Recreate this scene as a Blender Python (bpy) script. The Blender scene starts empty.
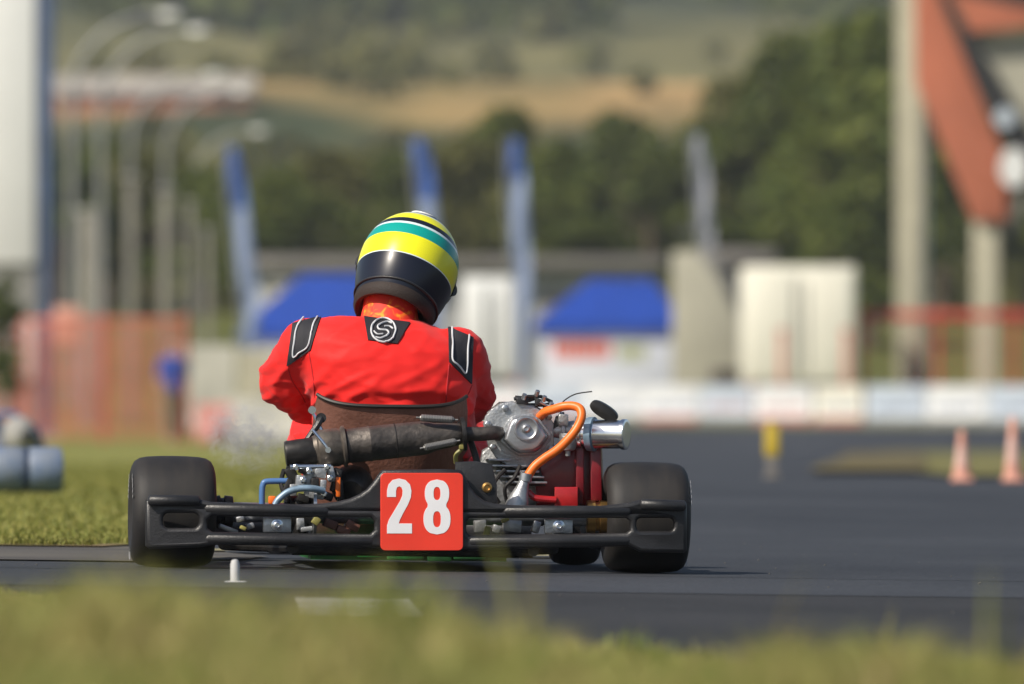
import bpy, bmesh, math, random
import numpy as np
from mathutils import Vector, Matrix, noise
from mathutils.bvhtree import BVHTree

random.seed(7)
rng = np.random.default_rng(7)
PI = math.pi
R = math.radians
scene = bpy.context.scene
COL = scene.collection

# ------------------------------------------------------------------ camera
CAM_D, CAM_H, FOC = 28.44, 0.5, 11377.8      # metres to the kart, eye height, focal length in pixels
CAM = Vector((0, -CAM_D, CAM_H))
cd = bpy.data.cameras.new('camera')
cam = bpy.data.objects.new('camera', cd)
COL.objects.link(cam)
cam.location = CAM
cam.rotation_euler = (PI / 2, 0, 0)
cd.sensor_width = 36
cd.lens = 400
cd.shift_y = 28 / 1024
cd.clip_start = 0.5
cd.clip_end = 9000
cd.dof.use_dof = True
cd.dof.focus_distance = CAM_D + 0.0
cd.dof.aperture_fstop = 5.7
cd.dof.aperture_blades = 9
scene.camera = cam


def W(px, py, d):
    return Vector(((px - 512) / FOC * d, d - CAM_D, CAM_H - (py - 370) / FOC * d))


# ------------------------------------------------------------------ kart frame of reference
KM = Matrix.Translation((-0.26, 0, 0)) @ Matrix.Rotation(0.0132, 4, 'Y') @ Matrix.Rotation(R(5), 4, 'Z')
KI = KM.inverted()


def K(px, py, ly=0.0):
    c = KI @ CAM
    d = KI.to_3x3() @ Vector(((px - 512) / FOC, 1, -(py - 370) / FOC))
    return c + d * ((ly - c.y) / d.y)


# ------------------------------------------------------------------ materials
def mat(name, col, rough=0.6, metal=0.0, var=0.0, vscale=8.0, bump=0.0, bscale=60.0, col2=None, coat=0.0, spec=0.5,
        rvar=0.0, sheen=0.0, coord='Object', stretch=None):
    m = bpy.data.materials.new(name)
    m.use_nodes = True
    nt = m.node_tree
    b = nt.nodes['Principled BSDF']
    b.inputs['Roughness'].default_value = rough
    b.inputs['Metallic'].default_value = metal
    b.inputs['Base Color'].default_value = (*col, 1)
    b.inputs['Coat Weight'].default_value = coat
    b.inputs['Coat Roughness'].default_value = 0.08
    b.inputs['Specular IOR Level'].default_value = spec
    if sheen:
        b.inputs['Sheen Weight'].default_value = sheen
    tc = nt.nodes.new('ShaderNodeTexCoord')
    src = tc.outputs[coord]
    if stretch:
        mp = nt.nodes.new('ShaderNodeMapping')
        mp.inputs['Scale'].default_value = stretch
        nt.links.new(src, mp.inputs['Vector'])
        src = mp.outputs['Vector']
    if var or col2:
        n = nt.nodes.new('ShaderNodeTexNoise')
        n.inputs['Scale'].default_value = vscale
        n.inputs['Detail'].default_value = 6
        n.inputs['Roughness'].default_value = 0.65
        nt.links.new(src, n.inputs['Vector'])
        cr = nt.nodes.new('ShaderNodeValToRGB')
        cr.color_ramp.elements[0].position = 0.35
        cr.color_ramp.elements[1].position = 0.68
        c2 = col2 if col2 else tuple(min(1, c * (1 + var)) for c in col)
        c1 = col if col2 else tuple(c * (1 - var) for c in col)
        cr.color_ramp.elements[0].color = (*c1, 1)
        cr.color_ramp.elements[1].color = (*c2, 1)
        nt.links.new(n.outputs['Fac'], cr.inputs['Fac'])
        nt.links.new(cr.outputs['Color'], b.inputs['Base Color'])
        if rvar:
            mr = nt.nodes.new('ShaderNodeMapRange')
            mr.inputs['To Min'].default_value = max(0.02, rough - rvar)
            mr.inputs['To Max'].default_value = min(1, rough + rvar)
            nt.links.new(n.outputs['Fac'], mr.inputs['Value'])
            nt.links.new(mr.outputs['Result'], b.inputs['Roughness'])
    if bump:
        n2 = nt.nodes.new('ShaderNodeTexNoise')
        n2.inputs['Scale'].default_value = bscale
        n2.inputs['Detail'].default_value = 4
        nt.links.new(src, n2.inputs['Vector'])
        bp = nt.nodes.new('ShaderNodeBump')
        bp.inputs['Strength'].default_value = bump
        bp.inputs['Distance'].default_value = 0.01
        nt.links.new(n2.outputs['Fac'], bp.inputs['Height'])
        nt.links.new(bp.outputs['Normal'], b.inputs['Normal'])
    return m


def leaf_mat(name, cols, rough=0.6, trans=0.25, patch=0.0):
    m = bpy.data.materials.new(name)
    m.use_nodes = True
    nt = m.node_tree
    b = nt.nodes['Principled BSDF']
    b.inputs['Roughness'].default_value = rough
    b.inputs['Specular IOR Level'].default_value = 0.3
    g = nt.nodes.new('ShaderNodeNewGeometry')
    cr = nt.nodes.new('ShaderNodeValToRGB')
    els = cr.color_ramp.elements
    while len(els) < len(cols):
        els.new(0.5)
    for i, c in enumerate(cols):
        els[i].position = i / (len(cols) - 1)
        els[i].color = (*c, 1)
    if patch:
        n = nt.nodes.new('ShaderNodeTexNoise')
        n.inputs['Scale'].default_value = patch
        n.inputs['Detail'].default_value = 3
        nt.links.new(g.outputs['Position'], n.inputs['Vector'])
        m1 = nt.nodes.new('ShaderNodeMapRange')
        m1.inputs['From Min'].default_value = .33
        m1.inputs['From Max'].default_value = .67
        nt.links.new(n.outputs['Fac'], m1.inputs['Value'])
        mxn = nt.nodes.new('ShaderNodeMix')
        mxn.inputs['Factor'].default_value = .68
        nt.links.new(g.outputs['Random Per Island'], mxn.inputs['A'])
        nt.links.new(m1.outputs['Result'], mxn.inputs['B'])
        nt.links.new(mxn.outputs['Result'], cr.inputs['Fac'])
    else:
        nt.links.new(g.outputs['Random Per Island'], cr.inputs['Fac'])
    nt.links.new(cr.outputs['Color'], b.inputs['Base Color'])
    if trans:
        t = nt.nodes.new('ShaderNodeBsdfTranslucent')
        nt.links.new(cr.outputs['Color'], t.inputs['Color'])
        mx = nt.nodes.new('ShaderNodeMixShader')
        mx.inputs['Fac'].default_value = trans
        nt.links.new(b.outputs['BSDF'], mx.inputs[1])
        nt.links.new(t.outputs['BSDF'], mx.inputs[2])
        nt.links.new(mx.outputs['Shader'], nt.nodes['Material Output'].inputs['Surface'])
    return m


M = {}
M['plastic'] = mat('black moulded plastic', (0.018, 0.018, 0.02), 0.42, var=0.35, vscale=9, bump=0.15, bscale=220, rvar=0.12)
M['rubber'] = mat('tyre rubber', (0.010, 0.010, 0.0115), 0.62, col2=(0.024, 0.021, 0.019), vscale=7, bump=0.1, bscale=380, rvar=0.1, spec=0.4, stretch=(3, 1, 1))
M['rim'] = mat('magnesium rim', (0.35, 0.35, 0.36), 0.35, 0.9, var=0.15)
M['steel'] = mat('dull steel', (0.42, 0.44, 0.46), 0.38, 0.9, var=0.25, vscale=30)
M['alu'] = mat('cast aluminium', (0.42, 0.43, 0.44), 0.42, 0.75, var=0.22, vscale=25, bump=0.2, bscale=140, rvar=0.1)
M['alu_cover'] = mat('smooth aluminium cover', (0.40, 0.41, 0.43), 0.36, 0.8, var=0.12, vscale=25, bump=0.08, bscale=90)
M['chrome'] = mat('bright chrome', (0.72, 0.74, 0.77), 0.24, 1.0, var=.1, vscale=20)
M['dark_metal'] = mat('dark oily metal', (0.035, 0.033, 0.032), 0.45, 0.6, var=0.4, vscale=30)
M['exhaust'] = mat('heat stained exhaust steel', (0.042, 0.038, 0.036), 0.52, 0.55, col2=(0.13, 0.112, 0.10), vscale=16, bump=0.3, bscale=60, rvar=0.1)
M['flange'] = mat('browned flange steel', (0.08, 0.068, 0.058), 0.5, 0.6, col2=(0.18, 0.155, 0.13), vscale=26)
M['seat'] = mat('worn brown seat', (0.12, 0.048, 0.032), 0.55, col2=(0.20, 0.088, 0.062), vscale=11, bump=0.2, bscale=120)
M['seat_trim'] = mat('seat edge trim', (0.02, 0.017, 0.015), 0.5)
M['shroud_shaded'] = mat('red cowl darkened for shade', (0.16, 0.006, 0.012), 0.35, var=0.3, vscale=14, coat=0.2)  # shade on the fan cowl is put into this darker red
M['red_shroud'] = mat('red painted steel', (0.42, 0.012, 0.014), 0.32, var=0.25, vscale=14, coat=0.3)
M['orange'] = mat('orange rubber hose', (0.82, 0.16, 0.015), 0.42, var=0.08, vscale=20)
M['blue_tube'] = mat('blue painted tube', (0.07, 0.16, 0.36), 0.35, var=0.15)
M['blue_hose'] = mat('pale blue braided hose', (0.2, 0.29, 0.38), 0.4, 0.3, var=0.2, vscale=60)
M['green_tray'] = mat('green floor tray', (0.015, 0.22, 0.04), 0.45, col2=(0.015, 0.05, 0.02), vscale=9)
M['plate'] = mat('red number plate', (0.78, 0.045, 0.022), 0.4, var=0.06, vscale=6, coat=0.2)
M['digit'] = mat('white vinyl', (0.78, 0.78, 0.80), 0.45, var=0.04)
M['brass'] = mat('brass', (0.5, 0.3, 0.1), 0.35, 0.9)
M['yellow_bit'] = mat('dull yellow bracket paint', (0.26, 0.24, 0.07), 0.5, var=.3, vscale=30)
M['spring'] = mat('grey spring steel', (0.24, 0.235, 0.23), 0.5, 0.7)
M['suit'] = mat('red race suit cloth', (0.76, 0.016, 0.013), 0.62, var=0.06, vscale=7, bump=0.12, bscale=520, sheen=0.1, spec=0.25)
M['suit_seam'] = mat('dark red seam', (0.42, 0.008, 0.012), 0.75)
M['suit_black'] = mat('black quilted cloth', (0.014, 0.014, 0.02), 0.75, bump=0.2, bscale=400)
M['piping'] = mat('silver grey piping', (0.56, 0.57, 0.6), 0.6)
M['glove'] = mat('black glove', (0.015, 0.015, 0.017), 0.7)
M['boot'] = mat('black boot', (0.015, 0.014, 0.014), 0.55)
M['skin'] = mat('skin', (0.42, 0.24, 0.17), 0.55)
M['visor'] = mat('smoked visor', (0.01, 0.01, 0.012), 0.05, coat=1.0)
M['helmet_pad'] = mat('dark brown lining', (0.022, 0.013, 0.010), 0.75, bump=0.2, bscale=200)
M['helmet_white'] = mat('white helmet trim', (0.75, 0.77, 0.78), 0.3, coat=0.6)


def build_helmet_mat(stops):
    m = bpy.data.materials.new('painted helmet shell')
    m.use_nodes = True
    nt = m.node_tree
    b = nt.nodes['Principled BSDF']
    b.inputs['Roughness'].default_value = 0.3
    b.inputs['Specular IOR Level'].default_value = 0.3
    b.inputs['Coat Weight'].default_value = 0.2
    b.inputs['Coat Roughness'].default_value = 0.1
    tc = nt.nodes.new('ShaderNodeTexCoord')
    sp = nt.nodes.new('ShaderNodeSeparateXYZ')
    nt.links.new(tc.outputs['Object'], sp.inputs[0])
    mr = nt.nodes.new('ShaderNodeMapRange')
    mr.inputs['From Min'].default_value = -0.16
    mr.inputs['From Max'].default_value = 0.16
    nt.links.new(sp.outputs['Z'], mr.inputs['Value'])
    cr = nt.nodes.new('ShaderNodeValToRGB')
    cr.color_ramp.interpolation = 'CONSTANT'
    els = cr.color_ramp.elements
    while len(els) < len(stops):
        els.new(0.5)
    for i, (z, c) in enumerate(stops):
        els[i].position = max(0, min(1, (z + 0.16) / 0.32))
        els[i].color = (*c, 1)
    nt.links.new(mr.outputs['Result'], cr.inputs['Fac'])
    n = nt.nodes.new('ShaderNodeTexNoise')
    n.inputs['Scale'].default_value = 30
    n.inputs['Detail'].default_value = 8
    nt.links.new(tc.outputs['Object'], n.inputs['Vector'])
    mr2 = nt.nodes.new('ShaderNodeMapRange')
    mr2.inputs['To Min'].default_value = 0.24
    mr2.inputs['To Max'].default_value = 0.4
    nt.links.new(n.outputs['Fac'], mr2.inputs['Value'])
    nt.links.new(mr2.outputs['Result'], b.inputs['Roughness'])
    nt.links.new(cr.outputs['Color'], b.inputs['Base Color'])
    return m


# ------------------------------------------------------------------ mesh helpers
def finish(name, bm, material, parent=None, smooth=35, loc=None):
    bmesh.ops.recalc_face_normals(bm, faces=bm.faces)
    me = bpy.data.meshes.new(name)
    bm.to_mesh(me)
    bm.free()
    return link(name, me, material, parent, smooth, loc)


def link(name, me, material, parent=None, smooth=35, loc=None):
    me.name = name
    if isinstance(material, (list, tuple)):
        for mm in material:
            me.materials.append(mm)
    elif material is not None:
        me.materials.append(material)
    if smooth:
        me.polygons.foreach_set('use_smooth', [True] * len(me.polygons))
        me.set_sharp_from_angle(angle=R(smooth))
    o = bpy.data.objects.new(name, me)
    COL.objects.link(o)
    if parent is not None:
        o.parent = parent
    if loc is not None:
        o.location = loc
    return o


def empty(name, loc=(0, 0, 0), rz=0.0, matrix=None):
    o = bpy.data.objects.new(name, None)
    COL.objects.link(o)
    o.empty_display_size = 0.2
    if matrix is not None:
        o.matrix_world = matrix
    else:
        o.location = loc
        o.rotation_euler = (0, 0, rz)
    return o


def tag(o, label=None, cat=None, group=None, kind=None):
    if label:
        o['label'] = label
    if cat:
        o['category'] = cat
    if group:
        o['group'] = group
    if kind:
        o['kind'] = kind
    return o


def copy_tree(o, parent=None):
    c = o.copy()
    COL.objects.link(c)
    if parent is not None:
        c.parent = parent
    for ch in list(o.children):
        copy_tree(ch, c)
    return c


def frame_from(d):
    d = d.normalized()
    a = Vector((0, 0, 1)) if abs(d.z) < 0.9 else Vector((1, 0, 0))
    u = d.cross(a).normalized()
    return u, d.cross(u).normalized()


def spline(pts, n=8):
    """Catmull-Rom through the points"""
    P = [Vector(p) for p in pts]
    out = []
    for i in range(len(P) - 1):
        p0 = P[max(0, i - 1)]; p1 = P[i]; p2 = P[i + 1]; p3 = P[min(len(P) - 1, i + 2)]
        for k in range(n):
            t = k / n
            out.append(0.5 * ((2 * p1) + (p2 - p0) * t + (2 * p0 - 5 * p1 + 4 * p2 - p3) * t * t + (3 * p1 - p0 - 3 * p2 + p3) * t ** 3))
    out.append(P[-1])
    return out


def tube(bm, pts, r, seg=10, caps=True):
    pts = [Vector(p) for p in pts]
    n = len(pts)
    rs = list(r) if isinstance(r, (list, tuple)) else [r] * n
    rings = []
    u = None
    for i, p in enumerate(pts):
        d = (pts[min(n - 1, i + 1)] - pts[max(0, i - 1)])
        if d.length < 1e-9:
            d = Vector((0, 0, 1))
        d.normalize()
        if u is None:
            u, v = frame_from(d)
        else:
            u = (u - d * u.dot(d)).normalized()
            v = d.cross(u)
        rings.append([bm.verts.new(p + (u * math.cos(2 * PI * k / seg) + v * math.sin(2 * PI * k / seg)) * rs[i]) for k in range(seg)])
    for a, b in zip(rings, rings[1:]):
        for k in range(seg):
            bm.faces.new((a[k], a[(k + 1) % seg], b[(k + 1) % seg], b[k]))
    if caps:
        bm.faces.new(rings[0])
        bm.faces.new(rings[-1])
    return bm


def lathe(bm, prof, origin, axis, seg=32, closed=False):
    """prof: list of (distance along axis, radius)"""
    origin = Vector(origin)
    d = Vector(axis).normalized()
    u, v = frame_from(d)
    rings = []
    for s, r in prof:
        if r < 1e-6:
            rings.append([bm.verts.new(origin + d * s)])
        else:
            rings.append([bm.verts.new(origin + d * s + (u * math.cos(2 * PI * k / seg) + v * math.sin(2 * PI * k / seg)) * r) for k in range(seg)])
    pairs = list(zip(rings, rings[1:]))
    if closed:
        pairs.append((rings[-1], rings[0]))
    for a, b in pairs:
        for k in range(seg):
            k2 = (k + 1) % seg
            if len(a) == 1 and len(b) == 1:
                continue
            if len(a) == 1:
                bm.faces.new((a[0], b[k2], b[k]))
            elif len(b) == 1:
                bm.faces.new((a[k], a[k2], b[0]))
            else:
                bm.faces.new((a[k], a[k2], b[k2], b[k]))
    if not closed:
        for rg in (rings[0], rings[-1]):
            if len(rg) > 1:
                bm.faces.new(rg)
    return bm


def box(bm, c, s, rot=None, bev=0.0, segs=2):
    c = Vector(c)
    vs = []
    rm = rot if rot is not None else Matrix.Identity(3)
    for x in (-.5, .5):
        for y in (-.5, .5):
            for z in (-.5, .5):
                vs.append(bm.verts.new(c + rm @ Vector((x * s[0], y * s[1], z * s[2]))))
    idx = ((0, 1, 3, 2), (4, 6, 7, 5), (0, 4, 5, 1), (2, 3, 7, 6), (0, 2, 6, 4), (1, 5, 7, 3))
    fs = [bm.faces.new([vs[i] for i in q]) for q in idx]
    if bev:
        es = list({e for f in fs for e in f.edges})
        bmesh.ops.bevel(bm, geom=es, offset=bev, segments=segs, affect='EDGES', profile=0.5)
    return bm


def prism(bm, front, back, bev=0.0, segs=2):
    """two matching loops of points joined to a solid"""
    a = [bm.verts.new(Vector(p)) for p in front]
    b = [bm.verts.new(Vector(p)) for p in back]
    n = len(a)
    fs = [bm.faces.new(a), bm.faces.new(list(reversed(b)))]
    for k in range(n):
        fs.append(bm.faces.new((a[k], b[k], b[(k + 1) % n], a[(k + 1) % n])))
    if bev:
        es = list({e for f in fs[:1] for e in f.edges})
        bmesh.ops.bevel(bm, geom=es, offset=bev, segments=segs, affect='EDGES', profile=0.5)
    return bm


def ellipsoid(bm, c, s, seg=20, rings=12, rot=None):
    c = Vector(c)
    mm = Matrix.Translation(c) @ (rot.to_4x4() if rot is not None else Matrix.Identity(4)) @ Matrix.Diagonal((*s, 1))
    bmesh.ops.create_uvsphere(bm, u_segments=seg, v_segments=rings, radius=1.0, matrix=mm)
    return bm


def capsule(bm, a, b, ra, rb, seg=16, n=5):
    a = Vector(a); b = Vector(b)
    L = (b - a).length
    prof = []
    for i in range(n + 1):
        t = PI / 2 * i / n
        prof.append((-ra * math.cos(t), ra * math.sin(t)))
    for i in range(n + 1):
        t = PI / 2 * i / n
        prof.append((L + rb * math.sin(t), rb * math.cos(t)))
    prof[0] = (prof[0][0], 0); prof[-1] = (prof[-1][0], 0)
    return lathe(bm, prof, a, b - a, seg)


def outline_mesh(splines, extrude, bevel, res=3):
    """flat outline with holes, in x (right) / z (up); thickness along y"""
    cu = bpy.data.curves.new('outline', 'CURVE')
    cu.dimensions = '2D'
    cu.fill_mode = 'BOTH'
    cu.extrude = extrude
    cu.bevel_depth = bevel
    cu.bevel_resolution = res
    cu.offset = -bevel
    for pts in splines:
        s = cu.splines.new('POLY')
        s.points.add(len(pts) - 1)
        for q, (x, z) in zip(s.points, pts):
            q.co = (x, z, 0, 1)
        s.use_cyclic_u = True
    o = bpy.data.objects.new('outline', cu)
    COL.objects.link(o)
    dg = bpy.context.evaluated_depsgraph_get()
    me = bpy.data.meshes.new_from_object(o.evaluated_get(dg))
    bpy.data.objects.remove(o)
    bpy.data.curves.remove(cu)
    me.transform(Matrix(((1, 0, 0, 0), (0, 0, -1, 0), (0, 1, 0, 0), (0, 0, 0, 1))))
    me.materials.clear()
    return me


def fuse(bm, voxel, smooth_n=8, factor=0.5):
    """overlapping closed shapes -> one continuous skin"""
    bmesh.ops.recalc_face_normals(bm, faces=bm.faces)
    me = bpy.data.meshes.new('fuse')
    bm.to_mesh(me)
    bm.free()
    o = bpy.data.objects.new('fuse', me)
    COL.objects.link(o)
    md = o.modifiers.new('r', 'REMESH')
    md.mode = 'VOXEL'
    md.voxel_size = voxel
    ms = o.modifiers.new('s', 'SMOOTH')
    ms.factor = factor
    ms.iterations = smooth_n
    dg = bpy.context.evaluated_depsgraph_get()
    out = bpy.data.meshes.new_from_object(o.evaluated_get(dg))
    bpy.data.objects.remove(o)
    return out


def np_mesh(name, verts, loops, starts, totals, material, parent=None, smooth=False):
    me = bpy.data.meshes.new(name)
    me.vertices.add(len(verts))
    me.vertices.foreach_set('co', np.ascontiguousarray(verts, dtype=np.float32).ravel())
    me.loops.add(len(loops))
    me.loops.foreach_set('vertex_index', np.ascontiguousarray(loops, dtype=np.int32))
    me.polygons.add(len(starts))
    me.polygons.foreach_set('loop_start', np.ascontiguousarray(starts, dtype=np.int32))
    me.polygons.foreach_set('loop_total', np.ascontiguousarray(totals, dtype=np.int32))
    me.update(calc_edges=True)
    if smooth:
        me.polygons.foreach_set('use_smooth', [True] * len(me.polygons))
    return link(name, me, material, parent, smooth=0)


def quads_mesh(name, quads, material, parent=None):
    """quads: (n,4,3)"""
    n = len(quads)
    v = quads.reshape(-1, 3)
    loops = np.arange(4 * n)
    return np_mesh(name, v, loops, np.arange(n) * 4, np.full(n, 4), material, parent)
# ================================================================== THE KART
kart = empty('go_kart', matrix=KM)
tag(kart, 'black and red racing go-kart with red number 28 plate on its rear bumper', 'go-kart')

# ---- wheels
def wheel(name_parent, x, y, rad, halfw, rimr, label=None, steer=0.0, left=False):
    w = empty('wheel')
    w.parent = kart
    w.location = (x, y, rad)
    w.rotation_euler = (0, 0, steer)
    if label:
        w['label'] = label
    h = halfw
    prof = [(-.80 * h, rimr), (-.93 * h, rimr + .006), (-1.0 * h, rimr + .022), (-1.015 * h, (rad + rimr) / 2), (-.985 * h, rad - .026), (-.92 * h, rad - .0135),
            (-.80 * h, rad - .0058), (-.62 * h, rad - .0022), (-.3 * h, rad - .0004), (0, rad)]
    prof = prof + [(-s, r) for s, r in reversed(prof[:-1])] + [(.7 * h, rimr - .004), (-.7 * h, rimr - .004)]
    bm = bmesh.new()
    lathe(bm, prof, (0, 0, 0), (1, 0, 0), 72, closed=True)
    tyre = finish('tyre', bm, M['rubber'], w, 40)
    bm = bmesh.new()
    lathe(bm, [(-.8 * h, rimr), (-.74 * h, rimr), (-.7 * h, rimr - .006), (-.2 * h, rimr - .010), (.2 * h, rimr - .010), (.7 * h, rimr - .006), (.74 * h, rimr), (.8 * h, rimr),
               (.78 * h, rimr - .006), (.3 * h, rimr - .02), (.05 * h, rimr - .022), (.05 * h, .025), (-.05 * h, .025), (-.05 * h, rimr - .022), (-.3 * h, rimr - .02), (-.78 * h, rimr - .006)], (0, 0, 0), (1, 0, 0), 40, closed=True)
    finish('rim', bm, M['rim'], w, 35)
    bm = bmesh.new()
    lathe(bm, [(-.6 * h, .02), (-.55 * h, .028), (.55 * h, .028), (.6 * h, .02)], (0, 0, 0), (1, 0, 0), 20)
    for k in range(6):
        a = k * PI / 3
        for s in (-1, 1):
            lathe(bm, [(0, .005), (.012, .005)], (s * .55 * h, .018 * math.cos(a), .018 * math.sin(a)), (s, 0, 0), 6)
    finish('hub', bm, M['dark_metal'], w, 35)
    # worn printed marks on the outer sidewall
    sgn = -1 if left else 1
    bm = bmesh.new()
    rm = rad - .030
    for a0 in (0.35, 2.3, 4.4):
        for k in range(5):
            a1 = a0 + k * .13
            vs = []
            for da, dr in ((-.035, -.013), (.035, -.013), (.035, .013), (-.035, .013)):
                r = rm + dr
                vs.append(bm.verts.new((sgn * (1.004 * h + .0008), -r * math.cos(a1 + da), r * math.sin(a1 + da))))
            bm.faces.new(vs)
    ex = bmesh.ops.solidify(bm, geom=list(bm.faces), thickness=.0012)
    finish('sidewall_marking', bm, M['digit'], w, 30)
    return w

pL, pR = K(170.5, 512, 0), K(646, 517, 0)
wheel('rear', pL.x + .004, 0, .139, .1035, .0635, left=True)
wheel('rear', pR.x - .002, 0, .139, .1035, .0635)
fR = K(574, 545, 1.05)
wheel('front', fR.x, 1.05, .128, .064, .0635, steer=R(3))
wheel('front', -fR.x, 1.05, .128, .064, .0635, steer=R(3), left=True)

# ---- rear axle, hubs and carriers
bm = bmesh.new()
tube(bm, [(pL.x + .09, 0, .139), (pR.x - .09, 0, .139)], .025, 20)
finish('rear_axle', bm, M['steel'], kart)
for px, m_ in ((597, M['brass']), (222, M['dark_metal'])):
    c = K(px, 513, 0)
    bm = bmesh.new()
    lathe(bm, [(-.028, .03), (-.026, .04), (-.006, .042), (-.004, .036), (.004, .036), (.006, .042), (.026, .04), (.028, .03)], (c.x, 0, .139), (1, 0, 0), 28)
    finish('wheel_carrier', bm, m_, kart)
for px in (455, 300):
    c = K(px, 520, 0)
    bm = bmesh.new()
    box(bm, (c.x, 0, .125), (.035, .075, .11), bev=.01)
    lathe(bm, [(-.026, .044), (.026, .044)], (c.x, 0, .139), (1, 0, 0), 24)
    finish('bearing_hanger', bm, M['dark_metal'], kart)

# ---- chassis, floor tray
bm = bmesh.new()
for s in (-1, 1):
    tube(bm, spline([(s * .30, -.16, .055), (s * .31, .1, .05), (s * .31, .5, .045), (s * .24, .85, .045), (s * .22, 1.25, .045)], 5), .015, 10)
    tube(bm, spline([(s * .31, .35, .047), (s * .42, .6, .047), (s * .38, 1.0, .047), (s * .3, 1.12, .047)], 5), .013, 10)
for y in (-.13, .42, .95, 1.25):
    hw = .30 if y < .5 else .24
    tube(bm, [(-hw, y, .05), (hw, y, .05)], .0145, 10)
tube(bm, [(-.31, -.02, .052), (.31, -.02, .052)], .014, 10)
finish('chassis_frame', bm, M['dark_metal'], kart)
bm = bmesh.new()
prism(bm, [(-.245, -.02, .036), (.245, -.02, .036), (.24, 1.2, .036), (-.24, 1.2, .036)], [(-.245, -.02, .024), (.245, -.02, .024), (.24, 1.2, .030), (-.24, 1.2, .030)])
for x, w_, h_ in ((-.10, .06, .010), (-.01, .09, .020), (.075, .06, .026), (.15, .08, .016)):
    box(bm, (x, -.035, .036), (w_, .03, h_), bev=.004)
finish('floor_tray', bm, M['green_tray'], kart)

# ---- side pods and nose (mostly hidden from behind)
for s in (-1, 1):
    bm = bmesh.new()
    sec = []
    for y, w_, h_ in ((.22, .05, .10), (.30, .085, .13), (.55, .095, .14), (.78, .08, .13), (.86, .04, .09)):
        loop = []
        for k in range(14):
            a = 2 * PI * k / 14
            ca, sa = math.cos(a), math.sin(a)
            e = .6
            loop.append(bm.verts.new((s * (.56) + .72 * w_ * math.copysign(abs(ca) ** e, ca), y, .045 + h_ / 2 + h_ / 2 * math.copysign(abs(sa) ** e, sa))))
        sec.append(loop)
    for a, b in zip(sec, sec[1:]):
        for k in range(14):
            bm.faces.new((a[k], a[(k + 1) % 14], b[(k + 1) % 14], b[k]))
    bm.faces.new(sec[0]); bm.faces.new(sec[-1])
    finish('side_pod', bm, M['plastic'], kart, 45)
bm = bmesh.new()
sec = []
for k in range(13):
    a = (k - 6) / 6
    x = .42 * a
    y = 1.52 - .22 * abs(a) ** 2.2
    h_ = .085 + .02 * (1 - abs(a))
    loop = []
    for j in range(10):
        t = 2 * PI * j / 10
        loop.append(bm.verts.new((x, y + .06 * math.cos(t), .04 + h_ / 2 + h_ / 2 * math.sin(t))))
    sec.append(loop)
for a, b in zip(sec, sec[1:]):
    for k in range(10):
        bm.faces.new((a[k], a[(k + 1) % 10], b[(k + 1) % 10], b[k]))
bm.faces.new(sec[0]); bm.faces.new(sec[-1])
finish('front_bumper', bm, M['plastic'], kart, 45)
bm = bmesh.new()
prism(bm, [(-.13, 1.18, .3), (.13, 1.18, .3), (.11, 1.0, .46), (-.11, 1.0, .46)], [(-.13, 1.2, .28), (.13, 1.2, .28), (.11, 1.03, .47), (-.11, 1.03, .47)], bev=.006)
finish('front_fairing', bm, M['plastic'], kart)

# ---- steering wheel and column
SW = Vector((-.03, .64, .43))
swn = Vector((0, -.72, .69)).normalized()
su, sv = frame_from(swn)
bm = bmesh.new()
ring = [SW + (su * math.cos(2 * PI * k / 32) + sv * math.sin(2 * PI * k / 32)) * .15 for k in range(32)]
rings = []
for k in range(32):
    rad_ = (ring[k] - SW).normalized()
    rings.append([bm.verts.new(ring[k] + (rad_ * math.cos(2 * PI * j / 8) + swn * math.sin(2 * PI * j / 8)) * .0135) for j in range(8)])
for k in range(32):
    a, b = rings[k], rings[(k + 1) % 32]
    for j in range(8):
        bm.faces.new((a[j], a[(j + 1) % 8], b[(j + 1) % 8], b[j]))
for k in (3, 13, 24):
    tube(bm, [SW, ring[k]], .008, 8)
lathe(bm, [(-.02, .035), (.012, .035)], SW, swn, 20)
sw = finish('steering_wheel', bm, M['plastic'], kart)
bm = bmesh.new()
tube(bm, [SW - swn * .02, SW - swn * .5], .01, 10)
finish('steering_column', bm, M['steel'], kart)

# ---- rear bumper moulding
BY = -.20
def KX(px, py, y=BY):
    p = K(px, py, y)
    return (p.x, p.z)
def rrect(x0, y0, x1, y1, r, n=5):
    pts = []
    for cx, cy, a0 in ((x1 - r, y0 + r, -90), (x1 - r, y1 - r, 0), (x0 + r, y1 - r, 90), (x0 + r, y0 + r, 180)):
        for k in range(n + 1):
            a = R(a0 + 90 * k / n)
            pts.append((cx + r * math.cos(a), cy + r * math.sin(a)))
    return pts
outer = [(146, 500), (198, 499), (212, 502), (260, 504), (300, 504.5), (322, 503.5), (338, 501.5), (350, 498.5), (359, 494.5), (367, 489), (373, 482), (378, 475), (382, 470), (440, 469), (461, 470), (465, 477), (469, 486), (476, 495), (484, 500.5), (494, 503.5), (509, 505), (540, 505.5), (600, 506), (628, 503), (640, 500), (684, 501), (687, 504),
         (687, 550), (684, 553), (640, 552), (628, 546), (600, 547), (540, 548), (470, 550), (400, 549), (330, 546), (250, 545), (212, 545), (200, 547), (150, 549), (146, 546)]
h1 = [(212, 516), (300, 517), (370, 517), (374, 521), (374, 530), (370, 534), (300, 533.5), (212, 532), (207, 528), (207, 520)]
h2 = [(469, 518), (500, 518), (626, 518), (630, 521), (630, 530), (626, 533), (560, 534), (469, 535), (466, 531), (466, 522)]
s1 = rrect(163, 513, 199, 528, 6)
s2 = rrect(636, 518, 674, 531, 5)
def toK(loop, y=BY):
    return [KX(px, py, y) for px, py in loop]
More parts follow.
